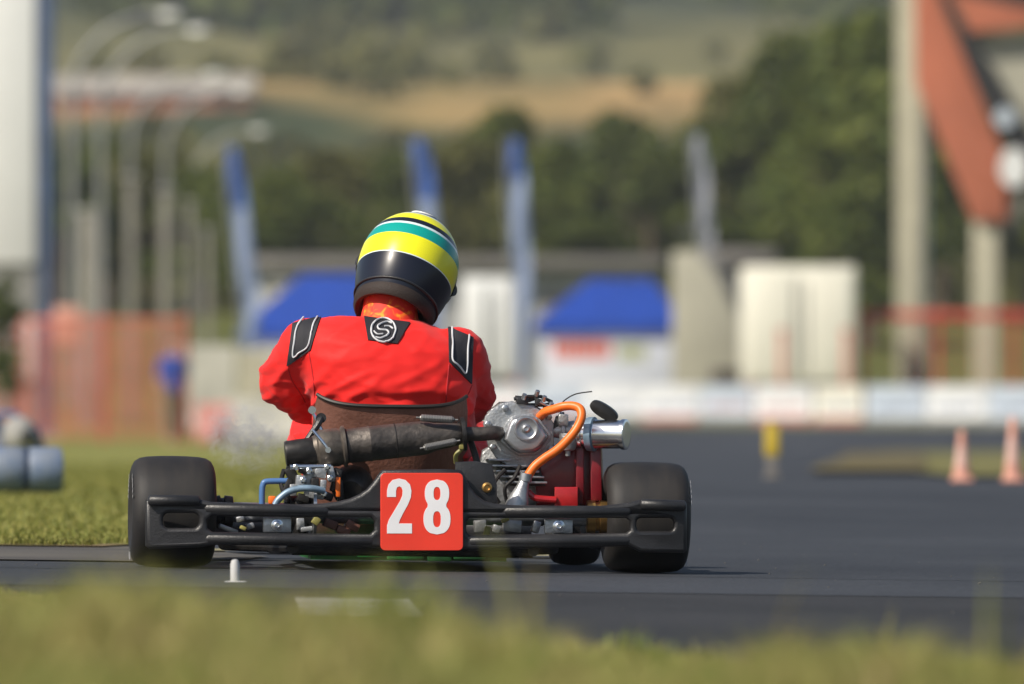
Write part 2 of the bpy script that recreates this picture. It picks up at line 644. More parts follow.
def smooth_loop(loop, n=3):
    P = [Vector((x, y, 0)) for x, y in loop]
    N = len(P)
    out = []
    for i in range(N):
        p0, p1, p2, p3 = P[i - 1], P[i], P[(i + 1) % N], P[(i + 2) % N]
        for k in range(n):
            t = k / n
            q = 0.5 * ((2 * p1) + (p2 - p0) * t * .6 + ((2 * p0 - 5 * p1 + 4 * p2 - p3) * .6 + (p1 * -2 + p2 * 2) * 0) * 0 * t * t)
            q = p1 + (p2 - p1) * t
            out.append((q.x, q.y))
    return out
me = outline_mesh([toK(l) for l in (outer, h1, h2, s1, s2)], .010, .0095)
for v in me.vertices:                       # the moulding wraps forward round both ends, and its bars bulge
    v.co.y += BY
    ax = abs(v.co.x)
    if ax > .50:
        v.co.y += (ax - .50) ** 2 * .6
bumper = link('rear_bumper', me, M['plastic'], kart, 50)
bm = bmesh.new()
for a, b in (((148, 500.5), (200, 501)), ((640, 504.5), (686, 506))):
    p, q = K(*a, BY - .014), K(*b, BY - .014)
    tube(bm, [p, p + (q - p) * .04, p + (q - p) * .96, q], [.008, .0135, .0135, .008], 12)
for a, b in (((203, 508.5), (330, 511)), ((203, 538.5), (376, 541.5)), ((466, 541.5), (632, 540.5)), ((502, 511.5), (632, 511.5))):
    p, q = K(*a, BY - .008), K(*b, BY - .008)
    tube(bm, [p, p + (q - p) * .03, p + (q - p) * .97, q], [.006, .0145, .0145, .006], 14)
finish('bumper_bar', bm, M['plastic'], bumper, 60)
for px, py in ((277, 525), (558.5, 526)):
    c = K(px, py, BY + .02)
    bm = bmesh.new()
    box(bm, c, (.07, .02, .037), bev=.003)
    finish_b = finish('mounting_bracket', bm, M['alu'], bumper)
    bm = bmesh.new()
    c2 = K(px, py, BY + .01)
    lathe(bm, [(0, .015), (-.006, .015), (-.007, .011), (-.016, .010), (-.018, .006), (-.014, .004), (-.014, 0)], c2, (0, 1, 0), 18)
    finish('bolt', bm, M['chrome'], bumper)
# number plate with its digits
pl = [(384, 473.5), (459, 472.5), (462.5, 476), (463, 545), (459.5, 550), (385, 550.5), (381, 547), (380, 477)]
me = outline_mesh([toK(rrect(380.5, 473, 463, 550.5, 5), BY - .026)], .0018, .0012, 2)
for v in me.vertices:
    v.co.y += BY - .026
plate = link('number_plate', me, M['plate'], kart, 40)
for a in ((392, 511), (451, 511)):
    c = K(*a, BY - .016)
    bm = bmesh.new()
    box(bm, c, (.016, .02, .03), bev=.003)
    finish('plate_clip', bm, M['plastic'], plate)
def place_digit(loops, x0, y0, w_, h_, skew=0.0):
    ls = []
    for lp in loops:
        ls.append([KX(x0 + x / 25 * w_ + skew * (y / 55), y0 + h_ - y / 55 * h_, BY - .0294) for x, y in lp])
    me = outline_mesh(ls, .0003, .0002, 1)
    for v in me.vertices:
        v.co.y += BY - .0294
    return link('number_digit', me, M['digit'], plate, 30)
two = [(0, 36.5), (0, 43), (1.5, 49), (5.5, 53.5), (12, 55), (18.5, 53.5), (23, 49), (24.5, 42.5), (23.8, 36), (21, 29), (16, 20), (12.8, 13.5), (11.8, 10), (25, 10), (25, 0), (0, 0), (0, 8), (2, 14), (8, 24), (13, 32.5), (15.3, 38), (15.6, 42.8), (14.6, 46), (12.3, 47.2), (9.9, 46), (9, 42.5), (9, 36.5)]
def eight():
    out = []
    N = 40
    def w(y):
        v = 0
        for cy, a, b in ((41, 11.3, 14.0), (15.5, 12.5, 15.5)):
            t = (y - cy) / b
            if abs(t) < 1:
                v = max(v, a * (1 - abs(t) ** 2.3) ** (1 / 2.3))
        return max(v, 8.6 if 22 < y < 33 else 0)
    ys = [55 * k / N for k in range(N + 1)]
    right = [(12.5 + w(y), y) for y in ys]
    left = [(12.5 - w(y), y) for y in reversed(ys)]
    pts = [(12.5, 0)] + right[1:-1] + [(12.5, 55)] + left[1:-1]
    def el(cy, a, b):
        r = []
        for k in range(20):
            t = 2 * PI * k / 20
            c, s = math.cos(t), math.sin(t)
            r.append((12.5 + a * math.copysign(abs(c) ** .8, c), cy + b * math.copysign(abs(s) ** .8, s)))
        return r
    return [pts, el(41, 3.2, 6.6), el(15.3, 3.6, 8.0)]
place_digit([two], 387, 478.5, 25, 55)
place_digit(eight(), 423.5, 479.5, 27, 55)

# ---- seat
bm = bmesh.new()
rows = []
for z, hw, yb, dep, span in ((.055, .13, .26, .36, 1.45), (.075, .165, .20, .34, 1.5), (.13, .185, .155, .30, 1.5), (.21, .195, .125, .24, 1.42), (.30, .203, .10, .19, 1.30), (.37, .209, .083, .15, 1.12), (.405, .211, .074, .13, 1.02)):
    row = []
    for k in range(29):
        a = (k - 14) / 14 * span
        s = math.sin(min(PI / 2, abs(a)))
        x = hw * math.copysign(s ** .72, a)
        y = yb + dep * (1 - math.cos(a)) * .9
        zz = z + (.028 * (abs(k - 14) / 14) ** 2.5 if z > .36 else 0)
        row.append(bm.verts.new((x - .036, y, zz)))
    rows.append(row)
for a, b in zip(rows, rows[1:]):
    for k in range(28):
        bm.faces.new((a[k], a[k + 1], b[k + 1], b[k]))
bot = bm.verts.new((-.036, .45, .05))
fr = rows[0]
for k in range(28):
    bm.faces.new((fr[k + 1], fr[k], bot))
top = [v.co.copy() for v in rows[-1]]
bmesh.ops.recalc_face_normals(bm, faces=bm.faces)
bmesh.ops.solidify(bm, geom=list(bm.faces), thickness=.006)
seat = finish('seat', bm, M['seat'], kart, 60)
bm = bmesh.new()
tube(bm, [p + Vector((0, -.002, .003)) for p in top], .0052, 8)
finish('seat_edge_trim', bm, M['seat_trim'], seat)
# seat stays
for pts, r, m_ in ((((287, 503), (290, 478), (300, 452), (318, 424), (321, 418)), .0085, 'plastic'), (((470, 500), (478, 470), (470, 440), (462, 425)), .0085, 'plastic')):
    bm = bmesh.new()
    q = [K(x, y, .0 + .012 * i) for i, (x, y) in enumerate(pts)]
    tube(bm, spline(q, 4), r, 8)
    lathe(bm, [(-.008, .013), (.002, .013)], q[-1], (0, 1, 0), 12)
    finish('seat_stay', bm, M[m_], kart)
bm = bmesh.new()
tube(bm, [K(311, 409, .06), K(317, 420, .055), K(323, 434, .05)], .005, 8)
lathe(bm, [(-.01, .010), (.004, .010)], K(312, 410, .055), (0, 1, 0), 12)
finish('seat_bolt', bm, M['chrome'], seat)

# ---- exhaust across the back of the seat
EY = -.02
A_, B_ = K(343, 446.5, EY), K(428, 437.5, EY)
ax = (B_ - A_)
L = ax.length
bm = bmesh.new()
lathe(bm, [(-.006, .030), (-.004, .039), (.0, .0425), (L * .3, .0435), (L * .31, .0445), (L * .325, .0445), (L * .335, .0435), (L * .93, .0425), (L, .040), (L + .016, .035), (L + .06, .030), (L + .083, .026), (L + .086, .018)], A_, ax, 36)
ex = finish('exhaust', bm, M['exhaust'], kart, 40)
adir = ax.normalized()
bm = bmesh.new()
lathe(bm, [(-.075, .0335), (-.066, .0365), (-.062, .045), (-.05, .0475), (-.012, .0480), (-.008, .0455), (-.004, .0455), (0, .052), (.006, .052), (.008, .044)], A_, ax, 36)
finish('collar', bm, M['flange'], ex)
bm = bmesh.new()
lathe(bm, [(-.145, .024), (-.145, .0305), (-.139, .0325), (-.12, .0325), (-.113, .0335), (-.07, .0345), (-.062, .030), (-.064, .026), (-.14, .024)], A_ + Vector((0, 0, -.003)), ax, 30)
finish('outlet', bm, M['dark_metal'], ex)
bm = bmesh.new()
lathe(bm, [(L + .084, .030), (L + .084, .043), (L + .094, .043), (L + .094, .03)], A_, ax, 30)
finish('flange', bm, M['dark_metal'], ex)
bm = bmesh.new()
q0 = A_ + adir * (L + .09)
tube(bm, spline([q0, K(480, 434, EY), K(494, 433, -.005), K(501, 434, .05)], 5), [.018] * 16, 18)
finish('header_pipe', bm, M['exhaust'], ex)
def spring(a, b, r=.0068, turns=22):
    bm = bmesh.new()
    a, b = Vector(a), Vector(b)
    d = b - a
    u, v = frame_from(d)
    pts = []
    for k in range(turns * 8 + 1):
        t = k / (turns * 8)
        an = 2 * PI * turns * t
        rr = r * min(1, t * 14, (1 - t) * 14)
        pts.append(a + d * (.08 + .84 * t) + (u * math.cos(an) + v * math.sin(an)) * rr)
    tube(bm, [a] + pts + [b], .0026, 6)
    return finish('spring', bm, M['spring'], ex)
spring(K(416, 417.5, EY - .03), K(458, 420, EY - .035))
spring(K(420, 448.5, EY - .043), K(460, 440.5, EY - .04))
bm = bmesh.new()
tube(bm, [K(312.5, 430, EY - .045), K(320, 439, EY - .052), K(328, 449, EY - .05)], .0042, 8)
lathe(bm, [(-.004, .008), (.004, .008)], K(328, 450, EY - .05), (0, 1, 0), 6)
finish('clamp_bolt', bm, M['chrome'], ex)
# weld beads round the drum
bm = bmesh.new()
for s in (.04, .62):
    prev = None
    lathe(bm, [(L * s - .002, .0428), (L * s, .0448), (L * s + .002, .0428)], A_, ax, 36)
finish('weld_bead', bm, M['dark_metal'], ex)

# ---- engine
EX = empty('engine')
EX.parent = kart
def poly(pts, y0, y1, bev=.004, name='x', m_='alu', parent=EX, taper=1.0, segs=2):
    bm = bmesh.new()
    f = [K(x, y, y0) for x, y in pts]
    b = [K(x, y, y1) for x, y in pts]
    if taper != 1.0:
        c = sum(f, Vector()) / len(f)
        f = [c + (p - c) * taper for p in f]
    prism(bm, f, b, bev, segs)
    return finish(name, bm, M[m_], parent, 30)
block = poly([(483, 424), (485, 416), (491, 409), (501, 403), (512, 401), (520, 403), (534, 405), (547, 412), (554, 424), (554, 444), (549, 456), (536, 462), (520, 470), (508, 466), (496, 458), (488, 446)], .03, .16, .006, 'cylinder_head')
poly([(478, 470), (482, 450), (500, 440), (552, 440), (566, 458), (566, 500), (556, 506), (488, 506)], .12, .34, .012, 'crankcase')
poly([(500, 441), (505, 424), (510, 417), (519, 413.5), (533, 414), (540, 419), (551, 435), (551, 439), (543, 450), (536, 455), (519, 455.5), (510, 451)], .012, .03, .003, 'gasket_rim', 'alu')
cover = poly([(503, 440), (508, 424), (512, 418), (520, 415.5), (532, 416), (538, 420), (548.5, 435), (548.5, 438), (541, 449), (534, 453), (519, 453.5), (511, 449)], -.022, .014, .009, 'rocker_cover', 'alu_cover', taper=.92, segs=4)
bm = bmesh.new()
lathe(bm, [(.004, .032), (-.003, .0305), (-.0035, .027), (.0008, .021), (.001, .012), (-.004, .0115), (-.008, .010), (-.010, .006), (-.008, 0)], K(526, 428.5, -.0235), (0, 1, 0), 30)
finish('cover_bolt', bm, M['alu_cover'], EX, 40)
bm = bmesh.new()
for k, (xa, xb, y) in enumerate(((489, 512, 460), (493, 536, 466), (497, 540, 471.5), (501, 545, 477), (506, 548, 482.5))):
    a, b = K(xa, y, 0), K(xb, y, 0)
    box(bm, ((a.x + b.x) / 2, .07, (a.z + b.z) / 2), (abs(b.x - a.x), .10, .0055), bev=.0015)
finish('cooling_fin', bm, M['alu'], EX)
poly([(498, 458), (536, 456), (546, 486), (510, 486)], .05, .13, .004, 'cylinder_barrel', 'dark_metal')
bm = bmesh.new()
for x, y in ((488, 424), (493, 447), (505, 408), (549, 417), (551, 449)):
    lathe(bm, [(.004, .0085), (-.006, .0085), (-.007, .007), (-.0075, 0)], K(x, y, .03), (0, 1, 0), 6)
finish('head_bolt', bm, M['steel'], EX)
# black throttle linkage on top
bm = bmesh.new()
rnd = random.Random(3)
for x, y, w_, h_, d_ in ((522, 401, .03, .016, .03), (518, 398, .014, .012, .02), (531, 399.5, .02, .010, .03), (539, 402, .016, .016, .02), (548, 405, .026, .012, .03), (556, 410, .018, .014, .02), (534, 405, .045, .01, .03), (563, 418, .012, .03, .02), (557, 424, .016, .04, .03)):
    box(bm, K(x, y, .03 + rnd.random() * .03), (w_, d_, h_), Matrix.Rotation(rnd.uniform(-.4, .4), 3, 'Y'), .002)
tube(bm, [K(514, 399, .03), K(528, 396.5, .03), K(541, 396.5, .04), (K(552, 402, .05))], .0045, 8)
tube(bm, [K(536, 394, .03), K(537, 406, .03)], .005, 8)
tube(bm, [K(488, 414, .05), K(500, 404, .045), K(515, 404, .04)], .006, 8)
finish('throttle_linkage', bm, M['plastic'], EX)
bm = bmesh.new()
for x, y in ((524, 397), (537, 393.5), (544, 399), (551, 405.5), (560, 409)):
    lathe(bm, [(-.006, .006), (.008, .006), (.009, .003)], K(x, y, .02), (.2, -.5, .8), 8)
tube(bm, [K(540, 402, .02), K(552, 408, .02), K(562, 414, .03)], .003, 6)
finish('linkage_fitting', bm, M['steel'], EX)
# carburettor and air filter
bm = bmesh.new()
ca = K(553, 431, .05)
lathe(bm, [(0, .016), (.02, .02), (.022, .03), (.03, .03), (.032, .022), (.055, .024), (.058, .034), (.068, .034), (.07, .028), (.10, .03)], ca, (1, -.1, .06), 24)
cb = K(568, 438, .02)
lathe(bm, [(.012, .022), (0, .0225), (-.022, .021), (-.03, .017), (-.033, .007), (-.045, .006), (-.047, 0)], cb, (0, 0, 1), 20)
box(bm, K(563, 420, .03), (.025, .03, .03), bev=.004)
carb = finish('carburettor', bm, M['alu'], EX, 35)
bm = bmesh.new()
fa, fb = K(586, 434, .03), K(624, 434.5, -.01)
fd = (fb - fa); fl = fd.length
lathe(bm, [(-.022, .026), (-.02, .036), (-.006, .037), (-.004, .031), (.004, .031), (.006, .041), (.022, .042), (.026, .037), (.028, .0365), (fl * .95, .0355), (fl * .96, .0385), (fl * 1.06, .0385), (fl * 1.07, .036), (fl * 1.075, .03), (fl * 1.06, .0)], fa, fd, 36)
filt = finish('air_filter', bm, M['chrome'], EX, 30)
bm = bmesh.new()
lathe(bm, [(.0055, .0345), (.0058, .0425), (.0225, .0435), (.0255, .0385)], fa, fd, 36)
finish('filter_band', bm, M['blue_hose'], filt, 30)
bm = bmesh.new()
cp = None
rim_, und = [], []
for k in range(26):
    a = 2 * PI * k / 26
    c_, s_ = math.cos(a), math.sin(a)
    u_, v_ = 15.5 * math.copysign(abs(c_) ** .8, c_), 6.6 * math.copysign(abs(s_) ** .8, s_)
    ex_, ey_ = 603.5 + u_ * .84 - v_ * .54, 411.5 + u_ * .54 + v_ * .84
    rim_.append(K(ex_, ey_, -.005))
    und.append(K(ex_ + 1, ey_ - 1, .022))
prism(bm, rim_, und, .0025)
finish('filter_lid', bm, M['dark_metal'], EX, 40)
# red fan shroud and its brackets
poly([(533, 462), (550, 452), (575, 447), (602, 441), (603.5, 500), (598, 506), (536, 506)], .07, .30, .012, 'fan_shroud', 'shroud_shaded')
poly([(576, 449), (584, 447), (584, 504), (576, 504)], .03, .075, .003, 'shroud_rib', 'shroud_shaded')
poly([(590, 445), (601, 442), (602, 500), (591, 502)], .035, .075, .003, 'shroud_rib', 'shroud_shaded')
poly([(554.5, 487), (578, 487), (578, 508), (554.5, 508)], -.075, .06, .003, 'engine_mount', 'red_shroud')
bm = bmesh.new()
tube(bm, spline([K(528, 492, -.07), K(536, 498, -.075), K(556, 500, -.075)], 5), .009, 10)
finish('mount_tube', bm, M['red_shroud'], EX)
# orange breather hose and catch bottle
bm = bmesh.new()
hp = [(540, 417, .03), (545, 412, -.005), (553, 409.5, -.025), (563, 406.5, -.04), (573, 406, -.05), (580, 409, -.06), (581.5, 417, -.07), (577, 428, -.075), (568, 439.5, -.08), (557, 450, -.085), (545, 458, -.085), (535, 466, -.085), (528.5, 475, -.085), (526, 481, -.085)]
tube(bm, spline([K(*p) for p in hp], 6), .0112, 14)
finish('breather_hose', bm, M['orange'], EX, 60)
bm = bmesh.new()
d_ = K(524, 488, -.085) - K(527, 472, -.085)
lathe(bm, [(-.012, .0145), (-.011, .016), (.008, .016), (.009, .0145)], K(525.6, 478, -.085), d_, 20)
finish('hose_clamp', bm, M['steel'], EX)
bm = bmesh.new()
c0, c1 = K(524, 482, -.085), K(517, 505, -.085)
lathe(bm, [(-.004, .0125), (.012, .015), (.04, .024), (.062, .029), (.072, .029), (.075, 0)], c0, c1 - c0, 26)
finish('catch_bottle', bm, M['alu'], EX, 40)
bm = bmesh.new()
tube(bm, spline([K(558, 408, .03), K(565, 400, .01), K(576, 394, .0), K(592, 391.5, -.01)], 6), .0016, 6)
finish('throttle_cable', bm, M['dark_metal'], EX)
bm = bmesh.new()
tube(bm, spline([K(505, 470, .0), K(497, 478, -.01), K(492, 490, -.01), K(499, 503, .0)], 5), .006, 8)
tube(bm, spline([K(520, 466, .0), K(514, 478, -.02), K(505, 488, -.02), K(507, 503, .0)], 5), .005, 8)
finish('fuel_hose', bm, M['rubber'], EX)

# ---- black bracket beside the plate
bm = bmesh.new()
f = [K(x, y, BY + .03) for x, y in ((455, 462), (475, 461), (492, 464), (497, 485), (497, 505), (455, 508))]
b = [K(x, y, BY + .045) for x, y in ((455, 462), (475, 461), (492, 464), (497, 485), (497, 505), (455, 508))]
prism(bm, f, b, .004)
brk = finish('bumper_bracket', bm, M['plastic'], kart, 30)
bm = bmesh.new()
lathe(bm, [(.0, .013), (-.006, .0125), (-.008, .008), (-.004, .005), (-.004, 0)], K(487, 487.5, BY + .03), (0, 1, 0), 16)
finish('bolt', bm, M['brass'], brk)
bm = bmesh.new()
tube(bm, spline([K(456, 463, -.02), K(456, 455, -.03), K(461, 449, -.03), K(463, 443, -.03)], 4), .006, 8)
box(bm, K(462, 447, -.035), (.016, .01, .012), bev=.002)
finish('cable_bracket', bm, M['yellow_bit'], kart)

# ---- brake gear on the left
bm = bmesh.new()
dc = K(352, 486, .03)
lathe(bm, [(-.05, .0), (-.048, .03), (-.03, .047), (.0, .054), (.006, .054), (.006, 0)], dc, (.15, 1, .35), 30)
finish('silencer_cup', bm, M['dark_metal'], kart, 40)
bm = bmesh.new()
bx = K(312, 512, .03)
lathe(bm, [(-.004, .03), (-.004, .095), (.004, .095), (.004, .03)], (bx.x, 0, .139), (1, 0, 0), 40)
finish('brake_disc', bm, M['steel'], kart)
cal = None
bm = bmesh.new()
for x, y, w_, h_, d_, ly in ((309, 478, .028, .05, .05, -.03), (320, 472, .03, .03, .05, -.05), (300, 482, .022, .034, .04, -.06), (331, 474, .018, .04, .03, -.04), (314, 495, .05, .018, .04, -.05), (323, 484, .016, .022, .03, -.07), (293, 490, .016, .03, .03, -.05)):
    box(bm, K(x, y, ly), (w_, d_, h_), Matrix.Rotation(rnd.uniform(-.25, .25), 3, 'Y'), .003)
cal = finish('brake_caliper', bm, M['alu'], kart)
bm = bmesh.new()
for x, y, w_, h_, d_, ly in ((293, 477, .026, .05, .03, -.03), (303, 470, .02, .02, .03, -.06), (315, 484, .02, .03, .02, -.075), (336, 480, .02, .06, .03, -.03), (327, 496, .03, .02, .03, -.04), (303, 498, .03, .02, .02, -.06), (286, 488, .014, .05, .02, -.04), (341, 492, .012, .06, .02, -.05), (290, 466, .016, .03, .02, -.02)):
    box(bm, K(x, y, ly), (w_, d_, h_), Matrix.Rotation(rnd.uniform(-.5, .5), 3, 'Y'), .003)
tube(bm, spline([K(335, 468, -.04), K(340, 480, -.05), K(338, 500, -.05)], 4), .004, 8)
tube(bm, spline([K(284, 470, -.02), K(281, 484, -.04), K(287, 500, -.05)], 4), .006, 8)
finish('caliper_bracket', bm, M['dark_metal'], kart)
bm = bmesh.new()
tube(bm, [K(290, 467, -.07), K(331, 466.5, -.07)], .0065, 12)
for x, y in ((296, 467), (327, 467), (330, 478), (318, 489), (303, 480), (309, 471), (324, 494)):
    lathe(bm, [(.008, .008), (-.008, .008), (-.010, .005), (-.010, 0)], K(x, y, -.075), (0, 1, 0), 8)
finish('brake_fitting', bm, M['chrome'], cal)
bm = bmesh.new()
tube(bm, spline([K(275, 505, -.1), K(279, 499, -.1), K(288, 492, -.1), (K(300, 488.5, -.1)), K(313, 488.5, -.1), K(324, 491, -.09)], 5), .0085, 12)
finish('brake_hose', bm, M['blue_hose'], kart, 60)
bm = bmesh.new()
tube(bm, spline([K(262, 506, -.04), K(262, 492, -.04), K(263, 485, -.04), K(267, 481.5, -.04), K(288, 481, -.04)], 5), .0075, 12)
finish('side_loop_tube', bm, M['blue_tube'], kart, 60)
bm = bmesh.new()
box(bm, K(272, 500, -.06), (.018, .015, .02), bev=.003)
box(bm, K(338, 487, -.06), (.012, .015, .05), bev=.003)
finish('orange_fitting', bm, M['orange'], cal)
# small bits seen through the bumper slot
bm = bmesh.new()
for x, y, w_, h_ in ((228, 529, .05, .012), (250, 526, .02, .014), (240, 519, .02, .014), (300, 524, .02, .03), (306, 529, .03, .012), (480, 526, .03, .03), (512, 526, .045, .03), (536, 527, .018, .03), (496, 529, .02, .02)):
    box(bm, K(x, y, -.08 + rnd.random() * .05), (w_, .04, h_), Matrix.Rotation(rnd.uniform(-.4, .4), 3, 'Y'), .003)
finish('axle_key_cover', bm, M['alu'], kart)
bm = bmesh.new()
for x, y, w_, h_ in ((243, 528, .016, .01), (316, 521, .018, .02), (487, 531, .014, .025), (505, 520, .02, .01)):
    box(bm, K(x, y, -.11), (w_, .03, h_), Matrix.Rotation(rnd.uniform(-.6, .6), 3, 'Y'), .003)
finish('cable_tie_mount', bm, M['yellow_bit'], kart)
bm = bmesh.new()
for x, y in ((330, 524), (352, 526), (343, 531)):
    box(bm, K(x, y, -.0), (.035, .06, .022), Matrix.Rotation(rnd.uniform(-.5, .5), 3, 'Y'), .004)
finish('chain_guard', bm, M['seat'], kart)
# ================================================================== THE DRIVER
def sell(bm_sections, e=.8, n=28):
    bm = bmesh.new()
    rings = []
    for (c, hx, hy, tilt) in bm_sections:
        ring = []
        for k in range(n):
            a = 2 * PI * k / n
            ca, sa = math.cos(a), math.sin(a)
            x = hx * math.copysign(abs(ca) ** e, ca)
            y = hy * math.copysign(abs(sa) ** e, sa)
            ring.append(bm.verts.new(c + Vector((x, y, -x * tilt))))
        rings.append(ring)
    for a, b in zip(rings, rings[1:]):
        for k in range(n):
            bm.faces.new((a[k], a[(k + 1) % n], b[(k + 1) % n], b[k]))
    bm.faces.new(rings[0]); bm.faces.new(rings[-1])
    return bm

secs = []
for py, xl, xr, hy, yc, tl in ((528, 330, 456, .12, .40, 0), (500, 318, 466, .145, .36, 0), (450, 316, 470, .14, .30, 0), (410, 311, 475, .15, .265, 0),
                           (385, 302, 474, .155, .255, .02), (362, 299, 474, .148, .25, .06), (346, 301, 472, .135, .25, .09), (334, 306, 464, .112, .255, .10), (326, 318, 446, .095, .265, .09), (318, 338, 424, .075, .28, .06)):
    a, b = K(xl, py, yc), K(xr, py, yc)
    secs.append(((a + b) / 2, (b.x - a.x) / 2, hy, tl))
bm = sell(secs)
pts = {}
def limb(a, b, ra, rb):
    capsule(bm, a, b, ra, rb, 20, 6)
LS, LE, LW = K(311, 349, .255), K(283.5, 382.5, .36), K(322, 418, .60)
RS, RE, RW = K(457, 357, .255), K(471, 395, .36), K(452, 425, .60)
limb(LS, LE, .080, .067)
limb(LE, LW, .062, .034)
limb(RS, RE, .080, .062)
limb(RE, RW, .060, .034)
LH, LKn, LA = K(352, 505, .42), K(313, 434, .80), K(335, 520, 1.14)
RH, RKn, RA = K(440, 505, .42), K(468, 440, .80), K(440, 520, 1.14)
limb(LH, LKn, .085, .068)
limb(LKn, LA, .062, .042)
limb(RH, RKn, .085, .068)
limb(RKn, RA, .062, .042)
# neck and head (inside the helmet)
HC = K(407, 268, .36)
NB = K(391, 322, .29)
capsule(bm, NB, HC + Vector((-.01, -.01, -.05)), .058, .055, 18, 5)
ellipsoid(bm, HC + Vector((0, .0, .0)), (.074, .093, .11), 24, 16)
ellipsoid(bm, HC + Vector((0.01, .095, -.01)), (.014, .018, .022), 10, 8)
body_me = fuse(bm, .007, 11, .55)
# cloth folds: elbows, waist, shoulder blades
nv = len(body_me.vertices)
folds = []
body_me.calc_loop_triangles()
normals = [v.normal.copy() for v in body_me.vertices]
for v, n_ in zip(body_me.vertices, normals):
    p = v.co
    if (p - HC).length < .16:
        continue
    q = Vector((p.x * 7 + p.z * 5, p.y * 7, p.z * 20 - p.x * 6))
    f1 = max(-.3, 1 - abs(noise.noise(q)) * 4.2)
    q2 = Vector((p.x * 15, p.y * 14, p.z * 38 + p.x * 8))
    f2 = max(-.2, 1 - abs(noise.noise(q2 + Vector((3, 1, 7)))) * 4)
    w1 = .3
    for c in (LE, RE):
        w1 = max(w1, 1.15 - (p - c).length * 5)
    if p.z < .53:
        w1 = max(w1, min(1.1, (.53 - p.z) * 9))
    v.co += n_ * (.0072 * f1 + .0034 * f2 - .0025) * w1
    v.co += n_ * .006 * noise.noise(Vector((p.x * 5 + 2, p.y * 5, p.z * 6)))
body_me.update()
body = link('person', body_me, [M['suit'], M['skin']], None, 60)
for poly_ in body_me.polygons:
    if (poly_.center - HC).length < .135:
        poly_.material_index = 1
body.matrix_world = KM
tag(body, 'kart driver in red race suit and yellow helmet, seen from behind in the kart seat', 'person')
bvh = BVHTree.FromPolygons([v.co.copy() for v in body_me.vertices], [tuple(p.vertices) for p in body_me.polygons])
CL = KI @ CAM
def on_body(px, py, lift=.003):
    d = (KI.to_3x3() @ Vector(((px - 512) / FOC, 1, -(py - 370) / FOC))).normalized()
    h = bvh.ray_cast(CL, d)
    if h[0] is None:
        h = bvh.find_nearest(K(px, py, .26))
    return h[0] + h[1] * lift, h[1]
def patch(name, quad, m_, lift=.0035, n=12, thick=.005):
    """quad of pixel corners wrapped on to the suit: tl, tr, br, bl"""
    bm = bmesh.new()
    g, gb = [], []
    for i in range(n + 1):
        row, rb = [], []
        for j in range(n + 1):
            u, v = j / n, i / n
            q = [quad[0][k] * (1 - u) * (1 - v) + quad[1][k] * u * (1 - v) + quad[2][k] * u * v + quad[3][k] * (1 - u) * v for k in (0, 1)]
            p, nn = on_body(q[0], q[1], lift)
            row.append(bm.verts.new(p)); rb.append(bm.verts.new(p - nn * thick))
        g.append(row); gb.append(rb)
    for i in range(n):
        for j in range(n):
            bm.faces.new((g[i][j], g[i][j + 1], g[i + 1][j + 1], g[i + 1][j]))
    border = [g[0][j] for j in range(n)] + [g[i][n] for i in range(n)] + [g[n][j] for j in range(n, 0, -1)] + [g[i][0] for i in range(n, 0, -1)]
    bord2 = [gb[0][j] for j in range(n)] + [gb[i][n] for i in range(n)] + [gb[n][j] for j in range(n, 0, -1)] + [gb[i][0] for i in range(n, 0, -1)]
    for k in range(len(border)):
        k2 = (k + 1) % len(border)
        bm.faces.new((border[k], border[k2], bord2[k2], bord2[k]))
    bmesh.ops.delete(bm, geom=[v for v in bm.verts if not v.link_faces], context='VERTS')
    return finish(name, bm, M[m_], body, 60)
def piping(name, line, m_, r=.0028, lift=.0055, parent=None):
    pts = spline([Vector((x, y, 0)) for x, y in line], 5)
    bm = bmesh.new()
    tube(bm, [on_body(p.x, p.y, lift)[0] for p in pts], r, 6)
    return finish(name, bm, M[m_], parent or body, 60)
lp = patch('shoulder_panel', [(293, 324), (321, 316.5), (311, 350), (287.5, 366)], 'suit_black')
piping('panel_piping', [(304, 319), (298, 327), (295.5, 340), (294, 356.5), (300, 352.5), (309, 346), (312, 333), (314, 324), (317.5, 318)], 'piping', .0024, .0055, lp)
rp = patch('shoulder_panel', [(448, 327), (473, 338), (471, 384), (449, 362)], 'suit_black')
piping('panel_piping', [(452.5, 329), (452, 345), (451.5, 360), (458, 366.5), (464.5, 373), (466.5, 354), (468.5, 336)], 'piping', .0024, .0055, rp)
cpn = patch('collar_patch', [(364, 317), (410, 323), (397, 344), (368, 340.5)], 'suit_black')
cpn['label'] = 'black collar patch with round silver emblem'
c0 = (383.2, 331.5)
piping('emblem', [(c0[0] + 12.2 * math.cos(2 * PI * k / 20), c0[1] + 11.6 * math.sin(2 * PI * k / 20)) for k in range(21)], 'piping', .0026, .0058, cpn)
piping('emblem', [(c0[0] + 8.5, c0[1] - 6.5), (c0[0] + 3, c0[1] - 8), (c0[0] - 5, c0[1] - 4.5), (c0[0] - 4, c0[1] - .5), (c0[0] + 3.5, c0[1] + .5), (c0[0] + 5, c0[1] + 4), (c0[0] - 2, c0[1] + 8), (c0[0] - 8, c0[1] + 7)], 'piping', .0028, .0058, cpn)
piping('emblem', [(c0[0] + 9.5, c0[1] - 1), (c0[0] + 6, c0[1] - 3.5), (c0[0] + 1, c0[1] - 3.6)], 'piping', .0022, .0058, cpn)
piping('emblem', [(c0[0] - 9.5, c0[1] + 1), (c0[0] - 6, c0[1] + 4), (c0[0] - .5, c0[1] + 3.8)], 'piping', .0022, .0058, cpn)
